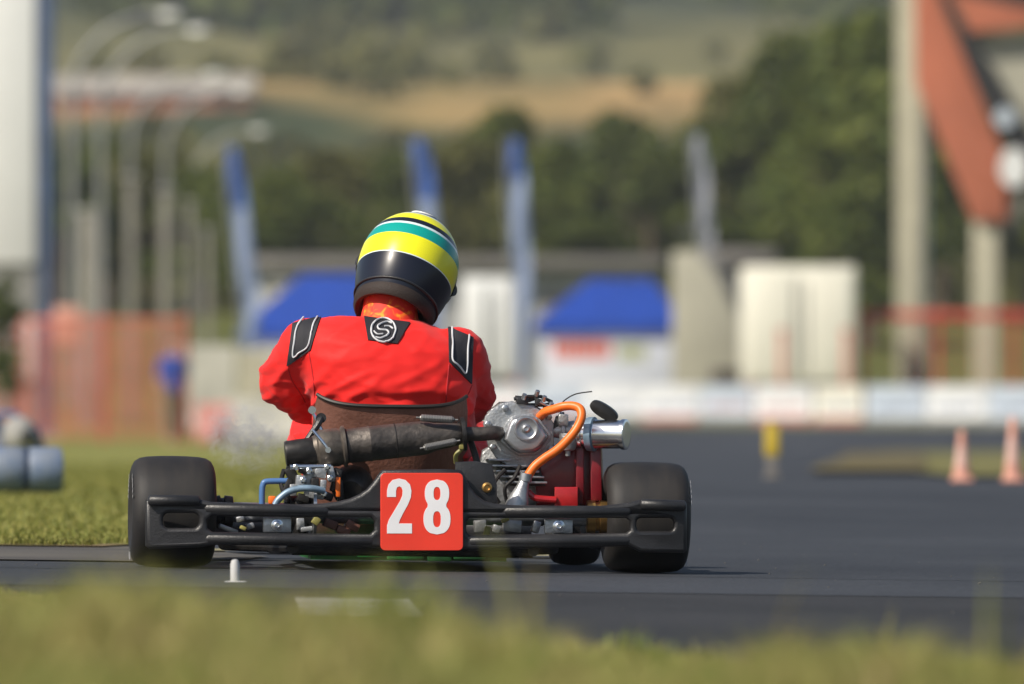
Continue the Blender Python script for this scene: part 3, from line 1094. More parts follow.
for line in ([(288, 368), (293, 382), (301, 394), (305, 402)], [(472, 385), (468, 394), (462, 401)], [(309, 352), (313, 375), (315, 398)], [(449, 364), (447, 385), (446, 402)]):
    piping('suit_seam', line, 'suit_seam', .0017, .0004)

# collar / neck sock with a printed flame pattern
nm = bpy.data.materials.new('flame printed neck cloth')
nm.use_nodes = True
nt = nm.node_tree
b_ = nt.nodes['Principled BSDF']
b_.inputs['Roughness'].default_value = .7
tc = nt.nodes.new('ShaderNodeTexCoord')
nz = nt.nodes.new('ShaderNodeTexNoise')
nz.inputs['Scale'].default_value = 34
nz.inputs['Detail'].default_value = 2
nz.inputs['Distortion'].default_value = 1.2
nt.links.new(tc.outputs['Object'], nz.inputs['Vector'])
cr = nt.nodes.new('ShaderNodeValToRGB')
cr.color_ramp.elements[0].position = .5; cr.color_ramp.elements[0].color = (.75, .03, .015, 1)
cr.color_ramp.elements[1].position = .6; cr.color_ramp.elements[1].color = (.82, .10, .012, 1)
e_ = cr.color_ramp.elements.new(.7); e_.color = (.88, .30, .015, 1)
nt.links.new(nz.outputs['Fac'], cr.inputs['Fac'])
nt.links.new(cr.outputs['Color'], b_.inputs['Base Color'])
M['neck'] = nm
bm = bmesh.new()
n0, n1 = K(389, 330, .285), K(392, 280, .33)
lathe(bm, [(-.01, .080), (.02, .075), (.05, .070), (.08, .068), (.12, .066)], n0, n1 - n0, 32)
neck_o = finish('neck_collar', bm, M['neck'], body, 60)

# helmet
TIP, ROLL, YAWH = R(27), R(17), R(-6)
HR = Matrix.Rotation(ROLL, 4, 'Y') @ Matrix.Rotation(YAWH, 4, 'Z') @ Matrix.Rotation(-TIP, 4, 'X')
HM = Matrix.Translation(HC + Vector((.003, 0, .002))) @ HR
RX, RYb, RYf, RZ = .1265, .142, .150, .140
def hrad(z):
    if z >= 0:
        return math.sqrt(max(0, 1 - (z / RZ) ** 2.1))
    return 1 - .18 * (z / .12) ** 2
def hpt(az, z, lift=0.0):
    """az 0 = straight back"""
    r = hrad(z)
    fy = -math.cos(az)
    ry = RYb if fy < 0 else RYf + (.03 if z < -.03 else 0) * max(0, fy)
    return Vector((math.sin(az) * (RX * r + lift), fy * (ry * r + lift), z + (lift if z > .1 else 0)))
for zz in [i * .01 for i in range(-12, 14)]:
    p = HM @ hpt(0, zz)
    w = KM @ p
    d = w.y + CAM_D
    HZ_ROW = (round(zz, 2), round(512 + w.x / d * FOC, 1), round(370 - (w.z - CAM_H) / d * FOC, 1))
    if globals().get('DEBUG_H'):
        print('HZ', HZ_ROW)
YEL = (.80, .77, .018); TEAL = (.004, .30, .26); BLK = (.010, .012, .022); WHT = (.62, .72, .74)
stops = [(-.16, BLK), (-.040, WHT), (-.0378, YEL), (.0175, TEAL), (.049, WHT), (.0565, BLK), (.0735, YEL), (.103, WHT), (.109, BLK)]
M['helmet'] = build_helmet_mat(stops)
bm = bmesh.new()
zs = [-.118, -.115, -.10, -.08, -.06, -.04, -.02, 0, .02, .04, .06, .075, .09, .102, .112, .12, .127, .133, .137, .1392]
NA = 56
rings = []
for z in zs:
    rings.append([bm.verts.new(hpt(2 * PI * k / NA, z)) for k in range(NA)])
for a, b in zip(rings, rings[1:]):
    for k in range(NA):
        bm.faces.new((a[k], a[(k + 1) % NA], b[(k + 1) % NA], b[k]))
tv = bm.verts.new((0, 0, RZ))
for k in range(NA):
    bm.faces.new((rings[-1][k], rings[-1][(k + 1) % NA], tv))
# rolled lower edge, then inner wall
inn = []
for s, dz in ((.985, -.004), (.95, -.006), (.90, -.002), (.86, .02), (.80, .05), (.7, .08), (.4, .1)):
    inn.append([bm.verts.new(Vector((v.co.x * s, v.co.y * s, -.118 + dz))) for v in rings[0]])
prev = rings[0]
for rg in inn:
    for k in range(NA):
        bm.faces.new((prev[(k + 1) % NA], prev[k], rg[k], rg[(k + 1) % NA]))
    prev = rg
bmesh.ops.contextual_create(bm, geom=prev)
helmet = finish('helmet', bm, M['helmet'], body, 50)
helmet.matrix_local = HM
helmet['label'] = 'yellow helmet with teal band and black lower shell'
# lining seen under the rear edge
bm = bmesh.new()
rgs = []
for s, z in ((.955, -.112), (.985, -.124), (.965, -.140), (.90, -.149), (.80, -.145), (.74, -.12), (.70, -.07)):
    rgs.append([bm.verts.new((hpt(2 * PI * k / NA, -.11).x * s, hpt(2 * PI * k / NA, -.11).y * s, z)) for k in range(NA)])
for a, b in zip(rgs, rgs[1:]):
    for k in range(NA):
        bm.faces.new((a[(k + 1) % NA], a[k], b[k], b[(k + 1) % NA]))
finish('lining', bm, M['helmet_pad'], helmet, 60)
# rear spoiler lip between black band and lining
bm = bmesh.new()
tube(bm, [hpt(R(a), -.106 - .004 * abs(math.sin(R(a))), .0012) for a in range(-110, 111, 5)], .0032, 8)
finish('edge_lip', bm, M['plastic'], helmet, 60)
# visor
bm = bmesh.new()
vr = []
for z in (-.035, -.02, 0, .02, .04, .055):
    vr.append([bm.verts.new(hpt(R(180 + a), z, .004)) for a in range(-80, 81, 8)])
for a, b in zip(vr, vr[1:]):
    for k in range(len(a) - 1):
        bm.faces.new((a[k], a[k + 1], b[k + 1], b[k]))
bmesh.ops.solidify(bm, geom=list(bm.faces), thickness=.003)
finish('visor', bm, M['visor'], helmet, 50)
for s in (-1, 1):
    bm = bmesh.new()
    p = hpt(R(180 + s * 66), .01, .003)
    lathe(bm, [(-.006, .018), (.0, .018), (.001, .014), (.001, 0)], p, (s, 1.1, 0), 20)
    finish('visor_pivot', bm, M['plastic'], helmet)
bm = bmesh.new()
lathe(bm, [(-.006, .034), (.004, .034), (.007, .030), (.008, 0)], (0, -.030, .1335), (0, -.22, 1), 30)
finish('top_vent', bm, M['plastic'], helmet, 40)
bm = bmesh.new()
rr = [Vector((.035 * math.cos(2 * PI * k / 30), -.030 + .035 * math.sin(2 * PI * k / 30), .1355 + .22 * .035 * math.sin(2 * PI * k / 30))) for k in range(31)]
tube(bm, rr, .0022, 6, caps=False)
finish('vent_ring', bm, M['helmet_white'], helmet, 60)

# gloves gripping the wheel, boots on the floor
def glove(wrist, side):
    target = SW + (su * 0 + Vector((side * .15, 0, 0)))
    # nearest rim point
    rimp = min(ring, key=lambda p: (p - target).length)
    tang = swn.cross((rimp - SW).normalized()).normalized()
    out = (rimp - SW).normalized()
    bm = bmesh.new()
    palm_c = rimp + swn * .030 + out * .004
    d = (palm_c - wrist)
    tube(bm, [wrist, wrist + d * .4, wrist + d * .75, palm_c], [.036, .033, .038, .030], 14)
    for i, (L_, r_) in enumerate(((.9, .0098), (1.0, .0104), (.95, .010), (.78, .0088))):
        off = tang * ((i - 1.5) * .0215)
        kn = palm_c + off + out * .018
        pts_ = [palm_c + off * .8, kn, rimp + off + out * .030 + swn * .004, rimp + off + out * .018 - swn * .024 * L_, rimp + off - out * .012 * L_ - swn * .022]
        tube(bm, spline(pts_, 4), [r_] * 12 + [r_ * .93] * 3 + [r_ * .86, r_ * .7], 10)
    off = -tang * .045
    tube(bm, spline([palm_c - out * .012 - tang * .02, palm_c - out * .026 + off * .6, rimp - out * .026 + off * .7 + swn * .008, rimp - out * .012 + off * 1.0 - swn * .012], 4), [.0125] * 9 + [.011, .0105, .0095, .008], 10)
    return finish('glove', bm, M['glove'], body, 60)
glove(LW, -1)
glove(RW, 1)
for a in (LA, RA):
    bm = bmesh.new()
    a = Vector(a)
    capsule(bm, a + Vector((0, 0, .03)), Vector((a.x, a.y + .01, .085)), .050, .046, 16)
    ellipsoid(bm, (a.x, a.y + .075, .085), (.046, .13, .042), 18, 12)
    me = fuse(bm, .009, 5)
    link('boot', me, M['boot'], body, 60)
# ================================================================== THE SETTING
ZP = [(-60, 0), (45, 0), (80, -.22), (130, -.55), (180, -.72), (220, -.55), (252, -.4), (325, 2.0), (400, 2.4), (520, 5.6), (650, 13.6), (800, 20.8), (950, 28.5), (1050, 35), (1500, 75), (4000, 170), (9000, 170)]
def zbase(d):
    for (a, za), (b, zb) in zip(ZP, ZP[1:]):
        if d <= b:
            return za + (zb - za) * (d - a) / (b - a)
    return ZP[-1][1]
def zg(x, d):
    z = zbase(d)
    bk = 1 if d < 35 else max(0, 1 - (d - 35) / 45)
    z -= .0132 * (max(-8, min(8, x)) + .26) * bk
    if d > 420:
        k = min(1, (d - 420) / 200)
        z += k * 3.0 * noise.noise(Vector((x / 90, d / 130, 0))) + k * .02 * abs(x) * 0
    return z
def gx(px, d):
    return (px - 512) / FOC * d
def base(px, d):
    x = gx(px, d)
    return Vector((x, d - CAM_D, zg(x, d)))

ROWS = [-30, -10, 0, 5, 8, 10] + [11 + .5 * i for i in range(70)] + list(range(46, 110, 2)) + list(range(110, 240, 5)) + list(range(240, 420, 12)) + list(range(420, 1100, 20)) + [1150, 1250, 1400, 1500, 1800, 2200, 2600]
def sheet(name, xl, xr, d0, d1, dz, material, ncol=14, wob=0.0):
    rows = sorted({d0, d1} | {d for d in ROWS if d0 < d < d1})
    bm = bmesh.new()
    g = []
    for d in rows:
        a = xl(d) if callable(xl) else xl
        b = xr(d) if callable(xr) else xr
        r = []
        for k in range(ncol + 1):
            x = a + (b - a) * k / ncol
            if wob and k in (0, ncol):
                x += wob * noise.noise(Vector((d * 1.7, k, 0)))
            r.append(bm.verts.new((x, d - CAM_D, zg(x, d) + dz)))
        g.append(r)
    for p, q in zip(g, g[1:]):
        for k in range(ncol):
            bm.faces.new((p[k], p[k + 1], q[k + 1], q[k]))
    return finish(name, bm, material, None, 180)

# ---- ground / hills
gm = bpy.data.materials.new('land cover')
gm.use_nodes = True
nt = gm.node_tree
b_ = nt.nodes['Principled BSDF']
b_.inputs['Roughness'].default_value = .9
b_.inputs['Specular IOR Level'].default_value = .1
ge = nt.nodes.new('ShaderNodeNewGeometry')
sp = nt.nodes.new('ShaderNodeSeparateXYZ')
nt.links.new(ge.outputs['Position'], sp.inputs[0])
mp = nt.nodes.new('ShaderNodeMapping')
mp.inputs['Scale'].default_value = (.02, .0075, 0)
nt.links.new(ge.outputs['Position'], mp.inputs['Vector'])
n1 = nt.nodes.new('ShaderNodeTexNoise'); n1.inputs['Scale'].default_value = 1.6; n1.inputs['Detail'].default_value = 6
nt.links.new(mp.outputs['Vector'], n1.inputs['Vector'])
ma = nt.nodes.new('ShaderNodeMath'); ma.operation = 'MULTIPLY_ADD'; ma.inputs[1].default_value = 210; 
nt.links.new(n1.outputs['Fac'], ma.inputs[0]); nt.links.new(sp.outputs['Y'], ma.inputs[2])
mr = nt.nodes.new('ShaderNodeMapRange'); mr.inputs['From Min'].default_value = 0 + 105; mr.inputs['From Max'].default_value = 1500 + 105
nt.links.new(ma.outputs[0], mr.inputs['Value'])
cr = nt.nodes.new('ShaderNodeValToRGB')
zones = [(0, (.14, .15, .03)), (390, (.12, .13, .035)), (450, (.035, .05, .018)), (630, (.045, .06, .022)), (660, (.24, .18, .07)), (700, (.44, .28, .12)), (775, (.42, .27, .12)), (810, (.19, .17, .07)), (880, (.15, .14, .06)), (920, (.115, .115, .05)), (950, (.05, .06, .03)), (1400, (.03, .045, .022))]
els = cr.color_ramp.elements
while len(els) < len(zones):
    els.new(.5)
for i, (d, c) in enumerate(zones):
    els[i].position = d / 1500
    els[i].color = (*c, 1)
nt.links.new(mr.outputs['Result'], cr.inputs['Fac'])
mp2 = nt.nodes.new('ShaderNodeMapping'); mp2.inputs['Scale'].default_value = (.09, .03, .05)
nt.links.new(ge.outputs['Position'], mp2.inputs['Vector'])
n2 = nt.nodes.new('ShaderNodeTexNoise'); n2.inputs['Scale'].default_value = 1.0; n2.inputs['Detail'].default_value = 7; n2.inputs['Roughness'].default_value = .7
nt.links.new(mp2.outputs['Vector'], n2.inputs['Vector'])
c3 = nt.nodes.new('ShaderNodeValToRGB')
c3.color_ramp.elements[0].position = .36; c3.color_ramp.elements[0].color = (.42, .46, .42, 1)
c3.color_ramp.elements[1].position = .62; c3.color_ramp.elements[1].color = (1.15, 1.12, 1.05, 1)
nt.links.new(n2.outputs['Fac'], c3.inputs['Fac'])
mx = nt.nodes.new('ShaderNodeMix'); mx.data_type = 'RGBA'; mx.blend_type = 'MULTIPLY'; mx.inputs['Factor'].default_value = .8
nt.links.new(cr.outputs['Color'], mx.inputs['A']); nt.links.new(c3.outputs['Color'], mx.inputs['B'])
nt.links.new(mx.outputs['Result'], b_.inputs['Base Color'])
M['land'] = gm
def gsheet():
    xs = [-1500, -1000, -500, -260, -150, -90] + [-70 + 5 * i for i in range(29)] + [90, 150, 260, 500, 1000, 1500]
    xs = sorted(set(xs))
    bm = bmesh.new()
    g = []
    for d in ROWS:
        dz = -.07 if d < 205 else (-.07 * max(0, 1 - (d - 205) / 30))
        g.append([bm.verts.new((x, d - CAM_D, zg(x, d) + dz)) for x in xs])
    for p, q in zip(g, g[1:]):
        for k in range(len(xs) - 1):
            bm.faces.new((p[k], p[k + 1], q[k + 1], q[k]))
    return finish('ground', bm, M['land'], None, 180)
tag(gsheet(), kind='structure')

def asphalt(name, c1, c2, scale=(1, 1, 1), rough=.8, spec=.35):
    m = mat(name, c1, rough, col2=c2, vscale=1.1, bump=.5, bscale=170, spec=spec, stretch=scale)
    nt = m.node_tree
    b = nt.nodes['Principled BSDF']
    src = b.inputs['Base Color'].links[0].from_socket
    g = nt.nodes.new('ShaderNodeNewGeometry')
    n = nt.nodes.new('ShaderNodeTexNoise'); n.inputs['Scale'].default_value = 95; n.inputs['Detail'].default_value = 2
    nt.links.new(g.outputs['Position'], n.inputs['Vector'])
    r = nt.nodes.new('ShaderNodeValToRGB')
    r.color_ramp.elements[0].position = .36; r.color_ramp.elements[0].color = (.5, .5, .5, 1)
    r.color_ramp.elements[1].position = .72; r.color_ramp.elements[1].color = (1.7, 1.65, 1.6, 1)
    nt.links.new(n.outputs['Fac'], r.inputs['Fac'])
    x = nt.nodes.new('ShaderNodeMix'); x.data_type = 'RGBA'; x.blend_type = 'MULTIPLY'; x.inputs['Factor'].default_value = .8
    nt.links.new(src, x.inputs['A']); nt.links.new(r.outputs['Color'], x.inputs['B'])
    nt.links.new(x.outputs['Result'], b.inputs['Base Color'])
    return m
M['track'] = asphalt('blue grey asphalt', (.019, .022, .029), (.043, .048, .058), (.35, .16, 1))
M['apron'] = asphalt('dark new asphalt', (.016, .0165, .018), (.031, .031, .034), (.5, .35, 1))
tag(sheet('track', -30, 30, 25.9, 214, .0, M['track'], 40), kind='structure')
tag(sheet('track_apron', -30, 30, 8, 26.4, -.0012, M['apron'], 30), kind='structure')

# inner grass field: boundary on its right runs forward beside the track
FB = [(31.2, -1.15), (33.2, -.82), (34, -.63), (37, -.5), (40, -.39), (60, -.17), (100, 0.0), (150, .2), (214, .35)]
def fb(d):
    for (a, xa), (b, xb) in zip(FB, FB[1:]):
        if d <= b:
            return xa + (xb - xa) * (max(a, d) - a) / (b - a)
    return FB[-1][1]
M['turf'] = mat('mown turf', (.16, .175, .042), .9, col2=(.23, .215, .062), vscale=1.3, bump=.4, bscale=60, spec=.1)
M['verge'] = mat('dry verge soil and turf', (.15, .15, .035), .9, col2=(.27, .21, .07), vscale=3, bump=.8, bscale=60, spec=.1)
M['soil'] = mat('dry soil', (.19, .135, .08), .9, col2=(.17, .15, .06), vscale=4, bump=.6, bscale=50, spec=.1)
tag(sheet('grass_field', -30, fb, 31.2, 214, .006, M['turf'], 40, .05), kind='structure')
M['dusty'] = mat('dusty pale asphalt', (.062, .060, .060), .9, col2=(.13, .12, .105), vscale=1.6, bump=.4, bscale=160, spec=.2, stretch=(.5, 1.2, 1))
tag(sheet('dusty_track', -30, lambda d: -.55 - .35 * abs(d - 30.2) + .12 * math.sin(d * 9), 29.0, 31.4, .004, M['dusty'], 40, .1), kind='structure')
tag(sheet('dirt_edge', -30, lambda d: fb(d) + .04, 31.05, 31.5, .0085, M['soil'], 60, .03), kind='structure')
# grass patch on the right, dry at its tip
def patch_l(d):
    return gx(890, d) + .35 * math.sin(d * .2)
M['turf_dull'] = mat('dull tan green grass', (.12, .125, .045), .9, col2=(.19, .165, .07), vscale=.7, bump=.6, bscale=50, spec=.1)
M['turf_dry'] = mat('dry dusty grass', (.145, .115, .055), .9, col2=(.09, .085, .05), vscale=.8, bump=.6, bscale=50, spec=.1)
tag(sheet('grass_verge', patch_l, 26, 70, 158, .02, M['turf_dull'], 20, .05), kind='structure')
tag(sheet('dry_verge', lambda d: gx(812 + (d - 78) * .5, d), lambda d: gx(925, d), 76, 150, .030, M['turf_dry'], 10, .1), kind='structure')

# near verge with the camera in it
VE = [(4, 6.0), (12, 3.2), (17.2, 1.32), (18, .87), (18.6, .55), (20.2, -.35), (22.6, -.75), (24.4, -1.14), (25.4, -1.6), (26.6, -3), (27.2, -30)]
BT = [(-3000, .27), (0, .262), (240, .252), (330, .226), (500, .218), (600, .226), (700, .208), (830, .205), (1024, .188), (4000, .18)]
def bank(x, d):
    """the low grass bank in front of the camera"""
    px = 512 + x * FOC / 13.0
    for (a, za), (b, zb) in zip(BT, BT[1:]):
        if px <= b:
            t = za + (zb - za) * max(0, (px - a)) / (b - a)
            break
    else:
        t = .18
    t -= .10
    k = 1.0 if d < 13.2 else max(0.0, 1 - (d - 13.2) / 3.6)
    k = k * k * (3 - 2 * k)
    kn = 1.0 if d > 11 else max(0.0, (d - 3) / 8)
    return t * k * kn
def ve_d(x):
    """distance of the verge edge at sideways position x"""
    for (da, xa), (db, xb) in zip(VE, VE[1:]):
        if xb <= x <= xa:
            return da + (db - da) * (xa - x) / (xa - xb)
    return 4 if x > 6 else 27.2
def verge_sheet():
    bm = bmesh.new()
    xs = [-30, -20, -12, -8, -6, -5] + [-4 + .1 * i for i in range(91)] + [5.5, 6]
    prev = None
    for x in xs:
        e = ve_d(x) + .05 * noise.noise(Vector((x * 4, 0, 3)))
        col = []
        for k in range(61):
            d = -6 + (e + 6) * k / 60
            col.append(bm.verts.new((x, d - CAM_D, zg(x, d) + bank(x, d) + .03 - (.03 if k == 60 else 0))))
        if prev:
            for k in range(60):
                bm.faces.new((prev[k], col[k], col[k + 1], prev[k + 1]))
        prev = col
    return finish('verge', bm, M['verge'], None, 180)
tag(verge_sheet(), kind='structure')

# painted lines
M['paint_white'] = mat('worn white road paint', (.50, .50, .50), .7, col2=(.16, .16, .16), vscale=5, spec=.3)
M['paint_yellow'] = mat('faded yellow road paint', (.36, .32, .17), .8, col2=(.2, .19, .12), vscale=9, spec=.2)
def ribbon(name, line, w_, dz, m_, n=10):
    pts_ = []
    for (xa, da), (xb, db) in zip(line, line[1:]):
        for k in range(n):
            pts_.append((xa + (xb - xa) * k / n, da + (db - da) * k / n))
    pts_.append(line[-1])
    bm = bmesh.new()
    prev = None
    for i, (x, d) in enumerate(pts_):
        a = pts_[max(0, i - 1)]; b = pts_[min(len(pts_) - 1, i + 1)]
        t = Vector((b[0] - a[0], b[1] - a[1], 0)).normalized()
        nn = Vector((-t.y, t.x, 0))
        l = (x + nn.x * w_ / 2, d + nn.y * w_ / 2); r = (x - nn.x * w_ / 2, d - nn.y * w_ / 2)
        cur = [bm.verts.new((q[0], q[1] - CAM_D, zg(q[0], q[1]) + dz)) for q in (l, r)]
        if prev:
            bm.faces.new((prev[0], prev[1], cur[1], cur[0]))
        prev = cur
    return finish(name, bm, M[m_], None, 180)
def LP(px, py):
    d = CAM_H * FOC / (py - 370)
    return (gx(px, d), d)
for a, b, w_ in (((352, 599), (362, 616), .25),):
    tag(ribbon('edge_line', [LP(*a), LP(*b)], w_, .002, 'paint_white'), kind='structure')
M['joint'] = mat('tar joint', (.008, .008, .009), .7)
tag(ribbon('road_joint', [(-14, 27.95), (-3, 28.06), (0, 28.0), (3, 27.9), (14, 27.8)], .03, .003, 'joint', 30), kind='structure')
tag(ribbon('road_line', [(-.86, 30.7), (.18, 30.5)], .26, .009, 'paint_yellow', 30), kind='structure')

# ---- grass blades
def blades(name, pts_, h, w_, lean, material, zoff=.02):
    """pts_: (n,2) x,d"""
    n = len(pts_)
    x = pts_[:, 0]; d = pts_[:, 1]
    z = np.array([zg(a, b) + (bank(a, b) if b < 27.3 and b < ve_d(a) else 0) for a, b in pts_]) + zoff
    az = rng.uniform(0, 2 * PI, n)
    la = rng.uniform(0, 2 * PI, n)
    ln = rng.uniform(.1, 1, n) * lean * h
    cx, sx = np.cos(az), np.sin(az)
    o = np.stack([x, d - CAM_D, z], 1)
    side = np.stack([cx, sx, np.zeros(n)], 1)
    ld = np.stack([np.cos(la), np.sin(la), np.zeros(n)], 1)
    up = np.array([0, 0, 1.0])
    hh = h[:, None]; ww = w_[:, None]
    p0 = o - side * ww; p1 = o + side * ww
    m = o + up * hh * .55 + ld * (ln * .35)[:, None]
    p2 = m + side * ww * .8; p3 = m - side * ww * .8
    t = o + up * hh * (1 - .25 * lean) + ld * ln[:, None]
    V = np.stack([p0, p1, p2, p3, t], 1).reshape(-1, 3)
    b0 = np.arange(n) * 5
    loops = np.stack([b0, b0 + 1, b0 + 2, b0 + 3, b0 + 3, b0 + 2, b0 + 4], 1).reshape(-1)
    starts = np.stack([np.arange(n) * 7, np.arange(n) * 7 + 4], 1).reshape(-1)
    totals = np.tile([4, 3], n)
    return np_mesh(name, V, loops, starts, totals, material)
M['grass'] = leaf_mat('grass blades', [(.10, .16, .035), (.17, .215, .05), (.24, .255, .07), (.31, .29, .095), (.37, .30, .13), (.44, .33, .17)], .65, .3, 7.0)
M['grass_field'] = leaf_mat('field grass blades', [(.16, .18, .038), (.21, .22, .05), (.28, .255, .07), (.185, .20, .043)], .65, .3)
def near_pts(n, d0, d1, margin):
    out = []
    while len(out) < n:
        d = math.sqrt(random.uniform(d0 ** 2, d1 ** 2))
        x = random.uniform(-.047 * d - margin, .047 * d + margin)
        if d < ve_d(x) - .02 and noise.noise(Vector((x * 2.2, d * 1.2, 0))) > random.uniform(-.95, .15):
            out.append((x, d))
    return np.array(out)
P1 = np.concatenate([near_pts(60000, 9.5, 17, .6), near_pts(40000, 16, 26.6, .7)])
hn = np.array([.62 + 1.5 * noise.noise(Vector((x * 3.5, d * .9, 5))) + .7 * noise.noise(Vector((x * 11, d * 2, 9))) for x, d in P1])
h1_ = np.where(P1[:, 1] < 15.5, rng.uniform(.045, .115, len(P1)), rng.uniform(.025, .055, len(P1))) * np.clip(hn, .3, 1.75)
tag(blades('verge_grass', P1, h1_, rng.uniform(.0012, .0028, len(P1)), .9, M['grass'], .02), 'short green and straw coloured grass along the near track edge', 'grass', kind='stuff')
ST = np.array([(gx(515, 13.3), 13.3), (gx(530, 13.4), 13.4), (gx(770, 13.6), 13.6), (gx(985, 13), 13), (gx(1000, 13.4), 13.4), (gx(455, 16.5), 16.5), (gx(880, 17.2), 17.2), (gx(330, 17.5), 17.5), (gx(110, 18), 18), (gx(745, 16.8), 16.8), (gx(60, 19), 19), (gx(640, 17), 17)])
hs = np.array([.21, .17, .18, .20, .16, .17, .15, .14, .15, .16, .13, .13])
tag(blades('tall_grass', ST, hs, np.full(len(ST), .0045), .35, M['grass'], .02), 'few tall dry stalks standing above the near verge', 'grass', kind='stuff')
P2 = []
while len(P2) < 42000:
    d = 31.15 + 70 * random.random() ** 1.8
    x = random.uniform(-.047 * d - .8, fb(d))
    P2.append((x, d))
P2 = np.array(P2)
tag(blades('field_grass', P2, rng.uniform(.010, .026, len(P2)) * (1 + P2[:, 1] / 90), rng.uniform(.002, .004, len(P2)) * (P2[:, 1] / 33), .9, M['grass_field'], .004), 'mown green grass of the field left of the track', 'grass', kind='stuff')

# loose grit on the asphalt
q = []
for _ in range(150):
    d = random.uniform(24, 42)
    x = random.uniform(-.05 * d, .05 * d)
    if d < ve_d(x) or (d > 32.3 and x < fb(d)):
        continue
    s = random.uniform(.001, .003)
    if abs(x + .26) < .8 and -.4 < d - CAM_D < 1.8:
        continue
    q.append((x, d, s))
bm = bmesh.new()
for x, d, s in q:
    bmesh.ops.create_icosphere(bm, subdivisions=1, radius=s, matrix=Matrix.Translation((x, d - CAM_D, zg(x, d) + s * .5)))
M['grit'] = mat('grey grit', (.09, .088, .085), .9)
tag(finish('gravel', bm, M['grit'], None, 60), 'fine loose grit scattered over the asphalt', 'gravel', kind='stuff')
# white marker peg at the near track edge
o = empty('marker_peg', base(235, 26.6) + Vector((0, 0, -.0)))
tag(o, 'small rounded white peg at the near track edge below the left rear tyre', 'peg')
M['peg_grey'] = mat('greyed white plastic', (.46, .46, .46), .6)
M['white_plastic'] = mat('weathered white plastic', (.68, .69, .69), .55, var=.12, vscale=5)
bm = bmesh.new(); lathe(bm, [(-.02, .011), (.040, .011), (.050, .008), (.053, 0)], (0, 0, 0), (0, 0, 1), 16)
finish('post', bm, M['peg_grey'], o)
bm = bmesh.new(); lathe(bm, [(0, .028), (.006, .028), (.008, .02), (.008, 0)], (0, 0, -.006), (0, 0, 1), 16)
finish('base', bm, M['peg_grey'], o)

# ================================================================== BACKGROUND THINGS
M['concrete'] = mat('pale concrete', (.40, .375, .28), .85, var=.15, vscale=2, bump=.3, bscale=20)
M['concrete_grey'] = mat('grey concrete', (.30, .295, .28), .85, var=.2, vscale=2, bump=.3, bscale=20)
M['lamp_metal'] = mat('galvanised lamp steel', (.27, .275, .27), .5, .3, var=.1)
M['lamp_glass'] = mat('pale lamp lens', (.78, .78, .72), .3, coat=.5)
M['white_paint'] = mat('white painted panel', (.70, .71, .70), .5, var=.06, vscale=.8)
M['cream_paint'] = mat('cream painted panel', (.72, .70, .60), .5, var=.06, vscale=.8)
M['navy'] = mat('navy blue sheeting', (.05, .085, .17), .6, var=.35, vscale=3)
M['blue_cloth'] = mat('bright blue canopy cloth', (.022, .10, .56), .65, var=.1, vscale=1)
M['flag_blue'] = mat('blue flag cloth', (.085, .19, .56), .7, var=.1, vscale=1)
M['flag_white'] = mat('white blue flag cloth', (.40, .49, .70), .7, var=.1, vscale=1)
M['flag_grey'] = mat('pale grey flag cloth', (.44, .46, .53), .7, var=.12, vscale=1)
M['white_cloth'] = mat('white tent cloth', (.60, .63, .72), .7, var=.06, vscale=1)
M['terracotta'] = mat('terracotta paint', (.40, .12, .062), .75, var=.1, vscale=1.2)
M['red_fence'] = mat('red fence paint', (.46, .06, .035), .6, var=.2, vscale=2)
M['orange_mesh'] = mat('faded orange safety mesh', (.50, .13, .085), .7, var=.25, vscale=1.5)
M['beige'] = mat('beige render', (.36, .345, .275), .85, var=.1, vscale=1)
M['roof_grey'] = mat('brown grey roof sheet', (.16, .15, .14), .7, var=.15, vscale=1)
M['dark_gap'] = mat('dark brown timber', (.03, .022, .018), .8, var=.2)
M['tyre_black'] = mat('black truck tyre', (.015, .015, .016), .8)
M['glass_dark'] = mat('dark window glass', (.02, .025, .03), .1, spec=.6)
M['bark'] = mat('bark', (.09, .065, .045), .9, var=.3, vscale=4)
M['red_print'] = mat('orange red print', (.62, .12, .07), .7, var=.15, vscale=4)
M['green_print'] = mat('olive green print', (.36, .38, .18), .7, var=.2, vscale=4)
M['pink_plastic'] = mat('faded red plastic', (.52, .22, .19), .6, var=.25, vscale=4)
M['pale_blue_plastic'] = mat('pale blue grey plastic', (.47, .53, .60), .6, var=.15, vscale=3)
M['yellow_plastic'] = mat('yellow plastic', (.50, .36, .03), .6, var=.15, vscale=5)
M['cone_orange'] = mat('faded orange cone', (.58, .29, .22), .6, var=.15, vscale=9)
M['cone_white'] = mat('white cone band', (.62, .40, .34), .6, var=.1, vscale=9)

def pxm(d):
    return FOC / d

M['post_stone'] = mat('weathered post concrete', (.22, .21, .18), .85, var=.2, vscale=2)
M['farm_wall'] = mat('faded red farm wall', (.36, .15, .09), .8, var=.2, vscale=1)
M['farm_roof'] = mat('dusty farm roof', (.33, .30, .26), .8, var=.2, vscale=1)
